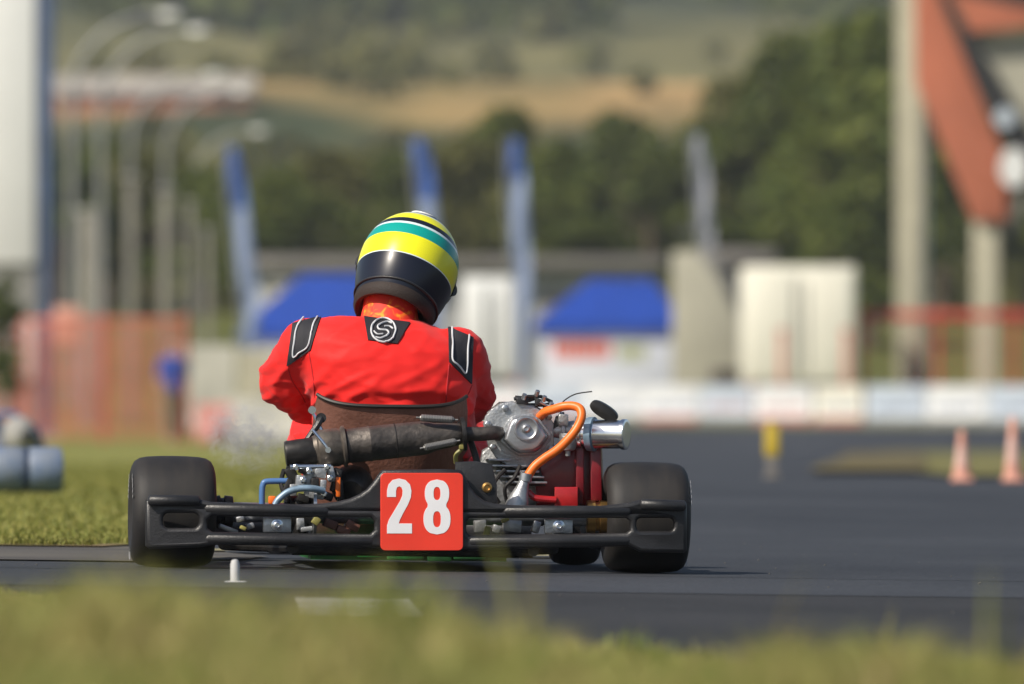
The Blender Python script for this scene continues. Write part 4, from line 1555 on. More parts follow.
# lamp posts
def lamp_post(px, hx, hy, d, label):
    o = empty('lamp_post', base(px, d))
    tag(o, label, 'lamp post', 'tall lamp posts along the left')
    g = o.location
    H = CAM_H - (hy - 370) / FOC * d - g.z
    A = (hx - px) / pxm(d)
    k0 = H - A * .85
    bm = bmesh.new(); tube(bm, [(0, 0, 0), (0, 0, k0 * .5), (0, 0, k0)], [.10, .085, .07], 12)
    lathe(bm, [(0, .22), (.03, .22), (.04, .15)], (0, 0, 0), (0, 0, 1), 12)
    finish('pole', bm, M['lamp_metal'], o)
    bm = bmesh.new()
    arc = []
    for k in range(13):
        t = PI / 2 * k / 12
        arc.append((A * (1 - math.cos(t)) * .95, 0, k0 + (H - k0) * math.sin(t)))
    tube(bm, arc, [.068 - .02 * k / 12 for k in range(13)], 10)
    finish('arm', bm, M['lamp_metal'], o, 60)
    bm = bmesh.new()
    ellipsoid(bm, (A, 0, H - .02), (.36, .16, .10), 18, 10, Matrix.Rotation(R(-6), 3, 'Y'))
    h = finish('lamp_head', bm, M['lamp_metal'], o, 60)
    bm = bmesh.new()
    ellipsoid(bm, (A + .04, -.06, H - .06), (.27, .14, .10), 16, 8)
    finish('lens', bm, M['lamp_glass'], h, 60)
lamp_post(72, 168, 13, 255, 'tallest grey lamp post with its curved arm reaching the top of the picture')
lamp_post(101, 197, 29, 266, 'lamp post with its head just under the tallest lamp head')
lamp_post(130, 214, 74, 303, 'lamp post between the second and fourth from the white tower')
lamp_post(166, 240, 90, 320, 'fourth lamp post from the white tower with a short curved arm')
lamp_post(192, 258, 130, 362, 'shortest and farthest lamp post with its head above the leftmost feather flag')

# white tower with navy side
def boxpart(name, o, x0, x1, y0, y1, z0, z1, m_, bev=.01):
    bm = bmesh.new()
    box(bm, ((x0 + x1) / 2, (y0 + y1) / 2, (z0 + z1) / 2), (x1 - x0, y1 - y0, z1 - z0), bev=bev)
    return finish(name, bm, M[m_], o, 30)
d = 190
o = empty('white_tower', base(20, d))
tag(o, 'tall white panelled tower with navy blue strip at the left edge', 'tower')
boxpart('frame', o, -1.05, .31, -.1, .38, .1, 9, 'concrete_grey', .02)
boxpart('panel', o, -1.1, .27, -.2, -.103, 2.95, 9, 'white_paint', .02)
boxpart('panel', o, -1.1, .27, -.2, -.103, 1.0, 2.0, 'white_paint', .02)
boxpart('side_strip', o, .33, .55, -.16, .36, 0, 9, 'navy', .02)
boxpart('base', o, -1.2, .65, -.3, .5, -.3, .1, 'concrete_grey', .02)

# concrete posts
for px, top, w_, dd, lab in ((89, 214, .40, 214, 'broad pale concrete post nearest the orange panel'), (131, 180, .20, 226, 'tall slim concrete post second from the orange panel'), (166, 192, .24, 228, 'concrete post between the slim tall post and the post pair by the flag'), (190, 205, .15, 236, 'thin concrete post right of the tall concrete posts'), (208, 232, .16, 240, 'shortest concrete post beside the leftmost feather flag')):
    b = base(px, dd)
    o = empty('concrete_post', b)
    tag(o, lab, 'post', 'concrete posts behind the orange fence')
    H = CAM_H - (top - 370) / FOC * dd - b.z
    boxpart('shaft', o, -w_ * .42, w_ * .42, -.15, .15, -.1, H, 'post_stone', .02)
    boxpart('cap', o, -w_ / 2 - .04, w_ / 2 + .04, -.19, .19, H + .003, H + .09, 'concrete_grey', .02)
# orange panel on legs
o = empty('orange_sign', base(67, 205))
tag(o, 'orange upright panel on two legs behind the orange mesh fence', 'sign')
boxpart('panel', o, -.24, .24, -.03, .03, 1.55, 2.25, 'cone_orange', .01)
for x in (-.2, .17):
    boxpart('leg', o, x, x + .04, -.02, .02, -.1, 1.547, 'lamp_metal', .005)

# mesh fences
def fence(name, pxa, pxb, d, top_px, label, cat, m_mesh, m_post, step_m, cov=.034, rail=.1, pitch=.085):
    a, b = base(pxa, d), base(pxb, d)
    o = empty(name, a)
    tag(o, label, cat)
    L = (b - a).length
    H = CAM_H - (top_px - 370) / FOC * d - a.z
    n = max(2, int(L / step_m))
    for k in range(n + 1):
        x = L * k / n
        bm = bmesh.new(); tube(bm, [(x, 0, -.2), (x, 0, H + .05)], .055, 10)
        finish('post', bm, M[m_post], o)
    bm = bmesh.new(); box(bm, (L / 2, -.06, H - rail / 2), (L, .03, rail), bev=.005)
    finish('top_rail', bm, M[m_post], o)
    bm = bmesh.new()
    k = 0
    x = 0.0
    while x < L:
        box(bm, (x, -.07 - .004, H * .5 - .05), (cov, .004, H - .2)); x += pitch
    z = .1
    while z < H - .1:
        box(bm, (L / 2, -.08, z), (L, .004, cov)); z += pitch
    finish('mesh', bm, M[m_mesh], o, 0)
    return o
fence('mesh_fence', -60, 186, 187, 318, 'orange safety mesh fence along the far end of the grass field', 'fence', 'orange_mesh', 'orange_mesh', 1.2, .022)
fence('red_fence', 862, 1090, 227, 311, 'red fence with open mesh and posts right of the cream box truck', 'fence', 'red_fence', 'red_fence', 1.15, .006, .17, .14)
for px, lab in ((782, 'slim red stake standing against the left half of the cream truck box'), (846, 'slim red stake at the right corner of the cream truck box')):
    o = empty('red_stake', base(px, 222.5))
    tag(o, lab, 'stake', 'red stakes before the truck')
    boxpart('shaft', o, -.07, .07, -.03, .03, -.1, 1.75, 'cone_orange', .01)
    boxpart('cap', o, -.085, .085, -.05, .05, 1.753, 1.83, 'red_fence', .01)

# feather flags
def flag(pts_l, pts_r, d, label, cols, split=.4):
    px0 = pts_l[-1][0]
    b = base(px0, d)
    o = empty('feather_flag', b)
    tag(o, label, 'flag', 'feather flags over the paddock')
    def P(p, y=0):
        w = W(p[0], p[1], d)
        return Vector((w.x - b.x, y, w.z - b.z))
    l = [P(p) for p in pts_l]; r = [P(p) for p in pts_r]
    bm = bmesh.new(); tube(bm, spline([Vector((l[-1].x, 0, -.1))] + list(reversed(l)), 4), .03, 8)
    finish('pole', bm, M['lamp_metal'], o, 60)
    r = [a_.lerp(b_2, .68) for a_, b_2 in zip(l, r)]
    l = [a_.lerp(b_2, .10) for a_, b_2 in zip(l, r)]
    sl, sr = spline(l, 5), spline(r, 5)
    n = len(sl)
    cut = int(n * split)
    for nm_, i0, i1, m_ in (('upper_cloth', 0, cut, cols[0]), ('lower_cloth', cut, n - 1, cols[1])):
        bm = bmesh.new()
        g = []
        for i in range(i0, i1 + 1):
            row = []
            for j in range(7):
                t = j / 6
                p = sl[i].lerp(sr[i], t)
                row.append(bm.verts.new(p + Vector((.03, .05 * math.sin(t * 5 + i * .7), 0))))
            g.append(row)
        for p_, q_ in zip(g, g[1:]):
            for j in range(6):
                bm.faces.new((p_[j], p_[j + 1], q_[j + 1], q_[j]))
        bmesh.ops.solidify(bm, geom=list(bm.faces), thickness=.008)
        finish(nm_, bm, M[m_], o, 60)
flag([(224, 146), (226, 180), (231, 230), (238, 290), (241, 318), (242, 414)], [(240, 148), (250, 180), (257, 230), (264, 290), (266, 318), (258, 330)], 222, 'leftmost feather flag, blue top and pale lower half, beside the lamp posts', ('flag_blue', 'flag_white'), .32)
flag([(409, 138), (411, 160), (415, 200), (422, 250), (426, 300), (428, 414)], [(426, 140), (437, 160), (443, 200), (447, 250), (449, 300), (440, 320)], 224, 'feather flag rising directly behind the yellow helmet', ('flag_blue', 'flag_white'), .42)
flag([(507, 138), (506, 165), (507, 200), (510, 250), (513, 300), (517, 414)], [(524, 142), (531, 165), (534, 200), (536, 250), (537, 300), (530, 330)], 224, 'upright blue and white feather flag at the left corner of the blue tent', ('flag_blue', 'flag_white'), .3)
flag([(690, 134), (692, 160), (695, 200), (698, 232), (700, 250), (702, 414)], [(705, 136), (712, 160), (716, 200), (718, 232), (719, 250), (712, 262)], 240.5, 'pale grey feather flag above the sloped concrete stair', ('flag_grey', 'flag_grey'), .3)

# tents
def tent(pxl, pxr, d, peak, eave, topl, topr, label, wall_top=None, prints=(), depth=3.0):
    a, b = base(pxl, d), base(pxr, d)
    c = (a + b) / 2
    o = empty('canopy_tent', c)
    tag(o, label, 'tent', 'blue canopy tents')
    hw = (b - a).length / 2
    def zz(py):
        return CAM_H - (py - 370) / FOC * d - c.z
    e, p = zz(eave), zz(peak)
    tl, tr = gx(topl, d) - c.x, gx(topr, d) - c.x
    bm = bmesh.new()
    lo = [bm.verts.new(v) for v in ((-hw, 0, e), (hw, 0, e), (hw, depth, e), (-hw, depth, e))]
    hi = [bm.verts.new(v) for v in ((tl, depth * .4, p), (tr, depth * .4, p), (tr, depth * .6, p), (tl, depth * .6, p))]
    va = [bm.verts.new((v.co.x * 1.004, v.co.y * 1.004 - .01, e - .22)) for v in lo]
    for k in range(4):
        bm.faces.new((lo[k], lo[(k + 1) % 4], hi[(k + 1) % 4], hi[k]))
        bm.faces.new((va[k], va[(k + 1) % 4], lo[(k + 1) % 4], lo[k]))
    bm.faces.new(hi)
    bmesh.ops.solidify(bm, geom=list(bm.faces), thickness=.02)
    finish('canopy', bm, M['blue_cloth'], o, 0)
    for x in (-hw + .06, hw - .06):
        for y in (.06, depth - .06):
            bm = bmesh.new(); tube(bm, [(x, y, -.1), (x, y, e)], .03, 8)
            finish('leg', bm, M['lamp_metal'], o)
    w_ = None
    bm = bmesh.new()
    box(bm, (0, .12, (e - .22) / 2), (hw * 2 - .3, .03, e - .3), bev=.01)
    w_ = finish('wall_cloth', bm, M['white_cloth'], o)
    for x0, y0, x1, y1, m_ in prints:
        # unreadable lettering: separate strokes in a row
        bm = bmesh.new()
        xa, xb = gx(x0, d) - c.x, gx(x1, d) - c.x
        k = 0
        x = xa
        rr_ = random.Random(int(x0))
        while x < xb:
            ww = rr_.uniform(.10, .16)
            box(bm, (x + ww / 2, .098, (zz(y0) + zz(y1)) / 2), (ww, .006, (zz(y0) - zz(y1)) * rr_.uniform(.8, 1)))
            x += ww + .035
        finish('print', bm, M[m_], w_, 0)
    return o
tent(534, 682, 238, 279, 323, 590, 654, 'blue canopy tent with printed white front walls right of the driver', prints=((553, 340, 606, 360, 'red_print'), (618, 343, 642, 362, 'green_print')))
tent(238, 440, 246, 274, 330, 300, 402, 'blue canopy tent partly hidden behind the driver helmet')

# pit building
M['wall_grey'] = mat('grey block wall', (.36, .37, .38), .8, var=.25, vscale=.8)
o = empty('pit_building', base(470, 268))
tag(o, 'long low grey roofed pit building behind the tents', 'building')
boxpart('wall', o, -5.0, 4.3, 0, 6, -.2, 2.75, 'wall_grey', .02)
boxpart('roof', o, -5.3, 4.6, -.6, 6.3, 2.76, 3.05, 'roof_grey', .03)
for k in range(5):
    w_ = boxpart('door', o, -4.3 + k * 2.0, -3.1 + k * 2.0, -.02, .02, .0, 2.2, 'roof_grey', .01)
    boxpart('handle', w_, -3.4 + k * 2.0, -3.3 + k * 2.0, -.06, -.023, 1.0, 1.1, 'lamp_metal', .005)
# beige cabin and grey sloped roof
o = empty('site_cabin', base(288, 252))
tag(o, 'pale beige site cabin left of the blue tent behind the driver', 'cabin')
boxpart('wall', o, -.40, .38, 0, 1.6, -.1, 2.75, 'concrete', .02)
boxpart('roof', o, -.46, .44, -.06, 1.66, 2.753, 2.87, 'concrete_grey', .02)
dr = boxpart('door', o, -.25, .2, -.03, -.002, 0, 2.0, 'beige', .01)
boxpart('handle', dr, .12, .16, -.07, -.033, .95, 1.05, 'lamp_metal', .005)
boxpart('vent', o, .22, .34, -.03, -.002, 2.2, 2.5, 'roof_grey', .005)

# white van left of the right tent
def box_truck(px0, px1, d, top, label, cat, name, body_m, cab):
    a, b = base(px0, d), base(px1, d)
    c = (a + b) / 2
    o = empty(name, c)
    tag(o, label, cat)
    hw = (b - a).length / 2
    H = CAM_H - (top - 370) / FOC * d - c.z
    L = 5.0
    bod = boxpart('cargo_box', o, -hw, hw, 0, L, .75, H, body_m, .05)
    for s in (-1, 1):
        dr = boxpart('rear_door', o, min(.012 * s, s * (hw - .08)), max(.012 * s, s * (hw - .08)), -.035, -.003, .85, H - .12, body_m, .012)
        bm = bmesh.new(); tube(bm, [(s * .12, -.06, .95), (s * .12, -.06, H - .3)], .016, 8)
        finish('lock_rod', bm, M['lamp_metal'], dr)
        boxpart('tail_light', o, s * (hw - .12) - .09, s * (hw - .12) + .09, -.05, -.002, .6, .72, 'red_print', .01)
    boxpart('rear_bumper', o, -hw + .05, hw - .05, -.08, .02, .38, .5, 'lamp_metal', .01)
    boxpart('chassis', o, -hw + .25, hw - .25, .1, L + 1.6, .42, .74, 'tyre_black', .01)
    cb_ = boxpart('cab', o, -hw + .08, hw - .08, L + .12, L + 1.9, .5, min(H - .1, 2.3), cab, .12)
    boxpart('windscreen', cb_, -hw + .2, hw - .2, L + 1.88, L + 1.92, 1.35, 2.0, 'glass_dark', .01)
    for s in (-1, 1):
        for y in (1.1, L + 1.0):
            bm = bmesh.new()
            lathe(bm, [(-.12, .2), (-.12, .38), (-.09, .42), (.09, .42), (.12, .38), (.12, .2), (.1, .0)], (s * (hw - .2), y, .42), (s, 0, 0), 24)
            finish('wheel', bm, M['tyre_black'], o, 35)
    return o
box_truck(744, 856, 226, 266, 'cream white box truck parked right of the sloped concrete stair', 'truck', 'box_truck', 'cream_paint', 'white_paint')
box_truck(462, 521, 246, 277, 'white delivery van parked between the driver and the blue tent', 'van', 'delivery_van', 'white_paint', 'white_paint')

# concrete stair structure with its roof
d = 234
c = base(706, d)
o = empty('concrete_stair', c)
tag(o, 'sloping beige concrete stair with dark clutter beneath, left of the cream truck', 'stairway')
def SP(px, py, y=0):
    w = W(px, py, d)
    return Vector((w.x - c.x, y, w.z - c.z))
bm = bmesh.new()
sl = [(673, 251), (697, 251), (716, 276), (742, 322), (742, 420), (673, 420)]
prism(bm, [SP(*p) for p in sl], [SP(*p, 1.2) for p in sl], .02)
finish('wall', bm, M['beige'], o, 30)
bm = bmesh.new()
for k in range(9):
    t = k / 8
    box(bm, SP(698 + 44 * t, 252 + 72 * t, 1.9) + Vector((.08, 0, .0)), (.3, 1.3, .16), bev=.01)
finish('steps', bm, M['concrete_grey'], o)
bm = bmesh.new()
tube(bm, [SP(680, 232, .1), SP(700, 232, .1), SP(745, 300, .1)], .03, 8)
for t in (0, .33, .66, 1):
    p = SP(700 + 44 * t, 233 + 66 * t, .1)
    tube(bm, [p, p - Vector((0, 0, .5))], .02, 6)
finish('handrail', bm, M['lamp_metal'], o)
o = empty('clutter_box', base(727, 230))
tag(o, 'dark crate standing at the foot of the sloped concrete stair', 'crate')
for k in range(4):
    boxpart('board', o, -.32, .36, -.25, .25, -.1 + k * .29, .15 + k * .29, 'dark_gap', .02)
for x in (-.30, .28):
    boxpart('batten', o, x, x + .06, -.29, -.252, -.1, 1.05, 'roof_grey', .005)
d = 240
c = base(740, d)
o = empty('shelter', c)
tag(o, 'flat brown grey roofed shelter behind the cream truck', 'shelter')
zt = CAM_H - (249 - 370) / FOC * d - c.z
boxpart('roof', o, -1.1, .75, -.4, 3, zt - .3, zt, 'roof_grey', .02)
boxpart('back_wall', o, -.9, .7, 2.4, 2.6, -.1, zt - .303, 'dark_gap', .02)
for x in (-.95, .62):
    for y in (-.2, 2.2):
        boxpart('post', o, x, x + .1, y, y + .1, -.1, zt - .303, 'concrete_grey', .01)

# barrier blocks across the far end of the track
kinds = ['white_plastic', 'pale_blue_plastic', 'white_plastic', 'white_plastic', 'pale_blue_plastic', 'white_plastic', 'cream_paint', 'pale_blue_plastic', 'white_plastic', 'pale_blue_plastic', 'white_plastic']
M['beige_pad'] = mat('dull cream plastic', (.42, .41, .36), .7, var=.2, vscale=2)
edges = [(466, 522), (524, 583), (585, 640), (642, 698), (700, 752), (754, 812), (815, 862), (866, 925), (927, 985), (987, 1042), (1044, 1100)]
blabel = ['white barrier block below the white van', 'pale blue grey barrier block under the red print of the tent wall', 'white barrier block under the green print of the tent wall', 'white barrier block at the right end of the blue tent', 'pale blue grey barrier block at the foot of the concrete stair', 'white barrier block under the left half of the cream truck', 'short cream barrier block under the right half of the cream truck', 'pale blue grey barrier block at the foot of the tall concrete column', 'white barrier block between the two concrete columns', 'pale blue grey barrier block right of the shorter concrete column', 'white barrier block beyond the right edge']
M['pad_print'] = mat('faded blue print', (.24, .29, .40), .7, var=.2, vscale=3)
M['red_print2'] = mat('faded pink print', (.52, .30, .30), .7, var=.2, vscale=3)
def barrier(px0, px1, d, m_, label, red, top=386, group='barrier blocks along the far end of the track'):
    a, b = base(px0, d), base(px1, d)
    c = (a + b) / 2
    o = empty('barrier_block', c)
    tag(o, label, 'barrier', group)
    hw = (b - a).length / 2
    H = CAM_H - (top - 370) / FOC * d - c.z
    prof = [(-.26, 0), (-.26, .16), (-.15, .32), (-.11, H - .03), (-.08, H), (.08, H), (.11, H - .03), (.15, .32), (.26, .16), (.26, 0)]
    bm = bmesh.new()
    prism(bm, [(-hw, y, z) for y, z in prof], [(hw, y, z) for y, z in prof])
    bo = finish('block', bm, M[m_], o, 30)
    bm = bmesh.new()
    box(bm, (0, -.278, .085), (hw * 1.96, .03, .13), bev=.01)
    finish('foot_strip', bm, M['pink_plastic' if red else 'concrete_grey'], o)
    bm = bmesh.new()
    for s in (-.6, .6):
        lathe(bm, [(0, .05), (.03, .05), (.035, .03), (.035, 0)], (s * hw, 0, H - .003), (0, 0, 1), 12)
    finish('filler_cap', bm, M['roof_grey'], o)
    if top == 386:
        bm = bmesh.new()
        rr_ = random.Random(int(px0))
        x = -hw * .75
        while x < hw * .7:
            ww = rr_.uniform(.06, .14)
            box(bm, (x + ww / 2, -.158, .335), (ww, .02, rr_.uniform(.09, .15)), Matrix.Rotation(R(-8), 3, 'X'))
            x += ww + rr_.uniform(.03, .06) + .0
        finish('lettering', bm, M[('pad_print', 'red_print2', 'pad_print')[int(px0) % 3]], bo, 0)
    return o
for i, ((a, b), m_, lab) in enumerate(zip(edges, kinds, blabel)):
    barrier(a, b, 224 - i * .9, m_, lab, i in (1, 3, 5, 6))
barrier(178, 236, 205, 'beige_pad', 'large dull cream barrier block left of the driver elbow', False, 346, 'barrier blocks beside the grass field')
barrier(238, 300, 207, 'concrete', 'weathered beige barrier block right behind the driver elbow', False, 350, 'barrier blocks beside the grass field')
barrier(196, 240, 186, 'pink_plastic', 'faded red low barrier block on the grass before the cream barrier', True, 404, 'barrier blocks beside the grass field')
barrier(232, 300, 184, 'beige_pad', 'pale low barrier block on the grass left of the exhaust', False, 398, 'barrier blocks beside the grass field')

# grandstand frame on the right
d = 232
c = base(915, d)
o = empty('grandstand', c)
tag(o, 'grandstand end with concrete columns and raking terracotta beam', 'grandstand')
def GP(px, py, y=0.0):
    w = W(px, py, d)
    return Vector((w.x - c.x, y, w.z - c.z))
def gpart(name, loop, y0, y1, m_, bev=.02):
    bm = bmesh.new()
    prism(bm, [GP(*p, y0) for p in loop], [GP(*p, y1) for p in loop], bev)
    return finish(name, bm, M[m_], o, 30)
gpart('column', [(905, -80), (923, -80), (924, 440), (904, 440)], .0, .45, 'concrete')
gpart('column', [(982, 219), (999, 219), (999, 440), (982, 440)], .05, .45, 'concrete')
gpart('drain_pipe', [(925, -80), (929, -80), (929, 440), (925, 440)], .15, .25, 'pale_blue_plastic', .01)
gpart('raking_beam', [(914, -60), (925, -40), (938, -5), (972, 78), (1006, 160), (1007, 221), (974, 221), (952, 168), (916, 84)], -.12, .5, 'terracotta')
gpart('stair_stringer', [(927, -36), (944, -10), (1040, 152), (1040, 178), (1014, 150), (1001, 140), (973, 77), (939.5, -6)], -.3, .3, 'tyre_black', .01)
gpart('wall_panel', [(964, 32), (1040, 32), (1040, 148)], -.05, .5, 'beige', .01)
gpart('roof_edge', [(948, -8), (1008, 6), (1040, 10), (1040, 26), (1008, 30), (970, 33)], -.45, -.1, 'terracotta')
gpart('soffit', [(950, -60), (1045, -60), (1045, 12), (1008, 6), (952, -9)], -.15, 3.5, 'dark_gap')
gpart('brace', [(1004, 221), (1020, 196), (1030, 196), (1012, 235)], .1, .35, 'beige', .01)
bm = bmesh.new()
lathe(bm, [(-.06, .0), (-.06, .40), (.04, .40), (.06, .38)], GP(1013, 168, -.36), (0, 1, 0), 30)
for v in bm.verts:
    cx = GP(1013, 168).x
    v.co.x = cx + (v.co.x - cx) * .72
finish('round_sign', bm, M['white_paint'], o, 35)
bm = bmesh.new()
lathe(bm, [(-.08, .0), (-.08, .20), (.02, .20)], GP(1004, 118, -.36), (0, 1, 0), 24)
finish('floodlight', bm, M['pale_blue_plastic'], o, 35)
# rear frame of the stand
gpart('rear_column', [(905, -80), (922, -80), (922, 440), (905, 440)], 5, 5.4, 'concrete')
gpart('rear_column', [(983, 219), (998, 219), (998, 440), (983, 440)], 5, 5.4, 'concrete')

# traffic cones and the yellow marker on the right
def cone(px, d, top, label):
    b = base(px, d)
    o = empty('traffic_cone', b + Vector((0, 0, .02)))
    tag(o, label, 'cone', 'faded orange cones by the right grass')
    H = CAM_H - (top - 370) / FOC * d - b.z - .02
    r0 = .050
    bm = bmesh.new(); box(bm, (0, 0, .012), (.12, .12, .024), bev=.008)
    finish('base', bm, M['cone_orange'], o)
    bm = bmesh.new(); lathe(bm, [(.020, r0), (H * .3, r0 * .77), (H * .68, r0 * .49), (H * .98, .018), (H, .012), (H, 0)], (0, 0, 0), (0, 0, 1), 24)
    finish('body', bm, M['cone_orange'], o, 40)
    bm = bmesh.new(); lathe(bm, [(H * .302, r0 * .79), (H * .678, r0 * .515)], (0, 0, 0), (0, 0, 1), 24)
    finish('white_band', bm, M['cone_white'], o, 40)
cone(962, 60, 430, 'smaller faded orange cone left of the taller cone at the right edge')
cone(1013, 60, 417, 'taller orange cone at the right edge of the track')
b = base(772, 68)
o = empty('marker_board', b)
tag(o, 'small yellow marker board on a grey foot on the track', 'marker')
boxpart('board', o, -.045, .045, -.02, .02, .135, .31, 'yellow_plastic', .012)
boxpart('stem', o, -.035, .035, -.015, .015, .03, .132, 'roof_grey', .005)
boxpart('foot', o, -.05, .05, -.06, .06, .0, .028, 'roof_grey', .01)
bm = bmesh.new(); lathe(bm, [(0, .025), (.03, .025), (.035, .015), (.035, 0)], (0, 0, .312), (0, 0, 1), 12)
finish('cap', bm, M['yellow_plastic'], o)

# tyre roll and bag by the left edge
d = 43
b = base(14, d)
o = empty('foam_barrier', b + Vector((0, 0, .02)))
tag(o, 'blue grey padded barrier roll lying on the grass at the left edge', 'barrier')
M['pad_grey'] = mat('blue grey vinyl', (.17, .20, .25), .5, col2=(.10, .15, .26), vscale=9)
M['pad_dark'] = mat('dark blue vinyl', (.03, .05, .10), .5, var=.3, vscale=8)
for k in range(4):
    x1 = .185 - k * .145
    bm = bmesh.new()
    lathe(bm, [(-.07, 0), (-.07, .05), (-.066, .078), (-.05, .086), (.05, .086), (.066, .078), (.07, .05), (.07, 0)], (x1 - .07, .0, .086), (1, .1, 0), 26)
    finish('segment', bm, M['pad_grey' if k % 2 == 0 else 'pad_grey'], o, 40)
bm = bmesh.new()
for k in range(3):
    lathe(bm, [(-.005, .086), (-.005, .091), (.005, .091), (.005, .086)], (.045 - k * .145, .0, .086), (1, .1, 0), 26)
finish('strap', bm, M['pad_dark'], o, 40)
d = 62
b = base(10, d)
o = empty('holdall_bag', b + Vector((0, 0, .02)))
tag(o, 'dark blue bulky bag on the grass behind the padded roll', 'bag')
bm = bmesh.new()
for c_, s in (((0, 0, .13), (.2, .12, .13)), ((-.12, .02, .16), (.14, .11, .16)), ((.07, 0, .18), (.11, .1, .12))):
    ellipsoid(bm, c_, s, 20, 12)
link('body', fuse(bm, .012, 6), M['pad_dark'], o, 60)
bm = bmesh.new()
tube(bm, spline([(-.1, -.1, .25), (-.06, -.12, .33), (.04, -.12, .33), (.09, -.1, .26)], 6), .012, 8)
finish('strap', bm, M['blue_tube'], o, 60)
o = empty('spare_helmet', b + Vector((.06, -.19, .13)))
tag(o, 'pale grey rounded helmet resting against the dark blue bag', 'helmet')
bm = bmesh.new(); ellipsoid(bm, (0, 0, .11), (.095, .11, .105), 24, 14)
finish('shell', bm, M['concrete_grey'], o, 60)
bm = bmesh.new(); ellipsoid(bm, (.035, -.03, .105), (.07, .09, .04), 20, 10)
finish('visor', bm, M['visor'], o, 60)

# bystander
def bystander(px, d, H, label):
    b = base(px, d)
    s = H / 1.75
    body_b = bmesh.new()
    def cp(a, c_, ra, rb, bm=None):
        capsule(bm if bm is not None else body_b, Vector(a) * s, Vector(c_) * s, ra * s, rb * s, 14, 4)
    cp((-.09, 0, .09), (-.085, .0, .9), .05, .085); cp((.10, .05, .09), (.085, .0, .9), .05, .085)
    ellipsoid(body_b, Vector((-.09, -.06, .04)) * s, Vector((.045, .12, .04)) * s); ellipsoid(body_b, Vector((.10, -.01, .04)) * s, Vector((.045, .12, .04)) * s)
    cp((0, 0, .9), (0, 0, 1.32), .135, .15); cp((-.05, 0, 1.36), (.05, 0, 1.36), .11, .11)
    cp((0, 0, 1.4), (0, -.01, 1.55), .055, .05)
    ellipsoid(body_b, Vector((0, -.01, 1.63)) * s, Vector((.075, .095, .115)) * s, 20, 14)
    ellipsoid(body_b, Vector((0, -.11, 1.62)) * s, Vector((.014, .02, .022)) * s, 8, 6)
    cp((-.19, 0, 1.38), (-.25, .0, 1.1), .05, .04); cp((-.25, .0, 1.1), (-.22, -.12, .87), .038, .028)
    cp((.19, 0, 1.38), (.25, .0, 1.1), .05, .04); cp((.25, .0, 1.1), (.22, -.12, .87), .038, .028)
    for sx in (-1, 1):
        for k in range(4):
            cp((sx * .22, -.125 + .0, .86), (sx * (.215 + .0), -.17 + k * .022, .77 + .006 * abs(k - 1.5)), .012, .009)
        cp((sx * .215, -.13, .85), (sx * .185, -.165, .81), .012, .010)
    p = link('person', fuse(body_b, .013 * s, 4), M['skin'], None, 60)
    p.location = b
    p.rotation_euler = (0, 0, R(25))
    tag(p, label, 'person')
    bm = bmesh.new()
    cp((0, 0, .93), (0, 0, 1.32), .15, .165, bm); cp((-.06, 0, 1.355), (.06, 0, 1.355), .118, .118, bm)
    cp((-.19, 0, 1.38), (-.245, .0, 1.14), .062, .055, bm); cp((.19, 0, 1.38), (.245, .0, 1.14), .062, .055, bm)
    link('shirt', fuse(bm, .014 * s, 5), M['shirt_blue'], p, 60)
    bm = bmesh.new()
    cp((-.09, 0, .14), (-.085, .0, .88), .065, .10, bm); cp((.10, .05, .14), (.085, .0, .88), .065, .10, bm); cp((-.04, 0, .93), (.04, 0, .93), .12, .12, bm)
    link('trousers', fuse(bm, .014 * s, 5), M['khaki'], p, 60)
    bm = bmesh.new()
    ellipsoid(bm, Vector((0, .012, 1.665)) * s, Vector((.084, .100, .098)) * s, 20, 12)
    finish('hair', bm, M['dark_gap'], p, 60)
M['shirt_blue'] = mat('royal blue shirt', (.025, .06, .33), .8, var=.1, vscale=3)
M['khaki'] = mat('khaki trousers', (.22, .17, .11), .85, var=.1, vscale=3)
bystander(173, 185, 1.70, 'person in blue shirt and khaki trousers standing at the far end of the field')

# ---- trees
M['leaf_a'] = leaf_mat('mixed green leaves', [(.062, .092, .016), (.095, .13, .018), (.145, .165, .026), (.10, .13, .02)], .6, .35)
M['leaf_b'] = leaf_mat('olive leaves', [(.07, .08, .02), (.11, .115, .026), (.15, .145, .036), (.12, .12, .028)], .6, .35)
M['leaf_c'] = leaf_mat('dark leaves', [(.05, .074, .018), (.08, .11, .02), (.125, .145, .026), (.08, .105, .02)], .6, .4)
def crown_mesh(seed, H, wid, n, material, leaf=(.16, .34)):
    r = np.random.default_rng(seed)
    lobes = []
    for k in range(15):
        a = r.uniform(0, 2 * PI); rad = wid * .5 * r.uniform(.1, .72)
        z = H * r.uniform(.32, .86)
        rad *= (1 - .6 * max(0, (z / H - .55) / .45))
        lobes.append((np.array([rad * math.cos(a), rad * math.sin(a), z]), wid * r.uniform(.13, .25)))
    lobes.append((np.array([0, 0, H * .88]), wid * .14))
    per = n // len(lobes)
    qs = []
    for c_, s in lobes:
        v = r.normal(size=(per, 3)); v /= np.linalg.norm(v, axis=1)[:, None]
        rr_ = s * r.uniform(.55, 1.08, per)[:, None]
        p = c_ + v * rr_ * np.array([1, 1, .85])
        p = p[p[:, 2] > H * .10]
        m = len(p)
        u = r.normal(size=(m, 3)); u /= np.linalg.norm(u, axis=1)[:, None]
        w = np.cross(u, r.normal(size=(m, 3))); w /= np.linalg.norm(w, axis=1)[:, None]
        sz = r.uniform(*leaf, m)[:, None]
        qs.append(np.stack([p - u * sz, p - w * sz * .55, p + u * sz, p + w * sz * .55], 1))
    return np.concatenate(qs)
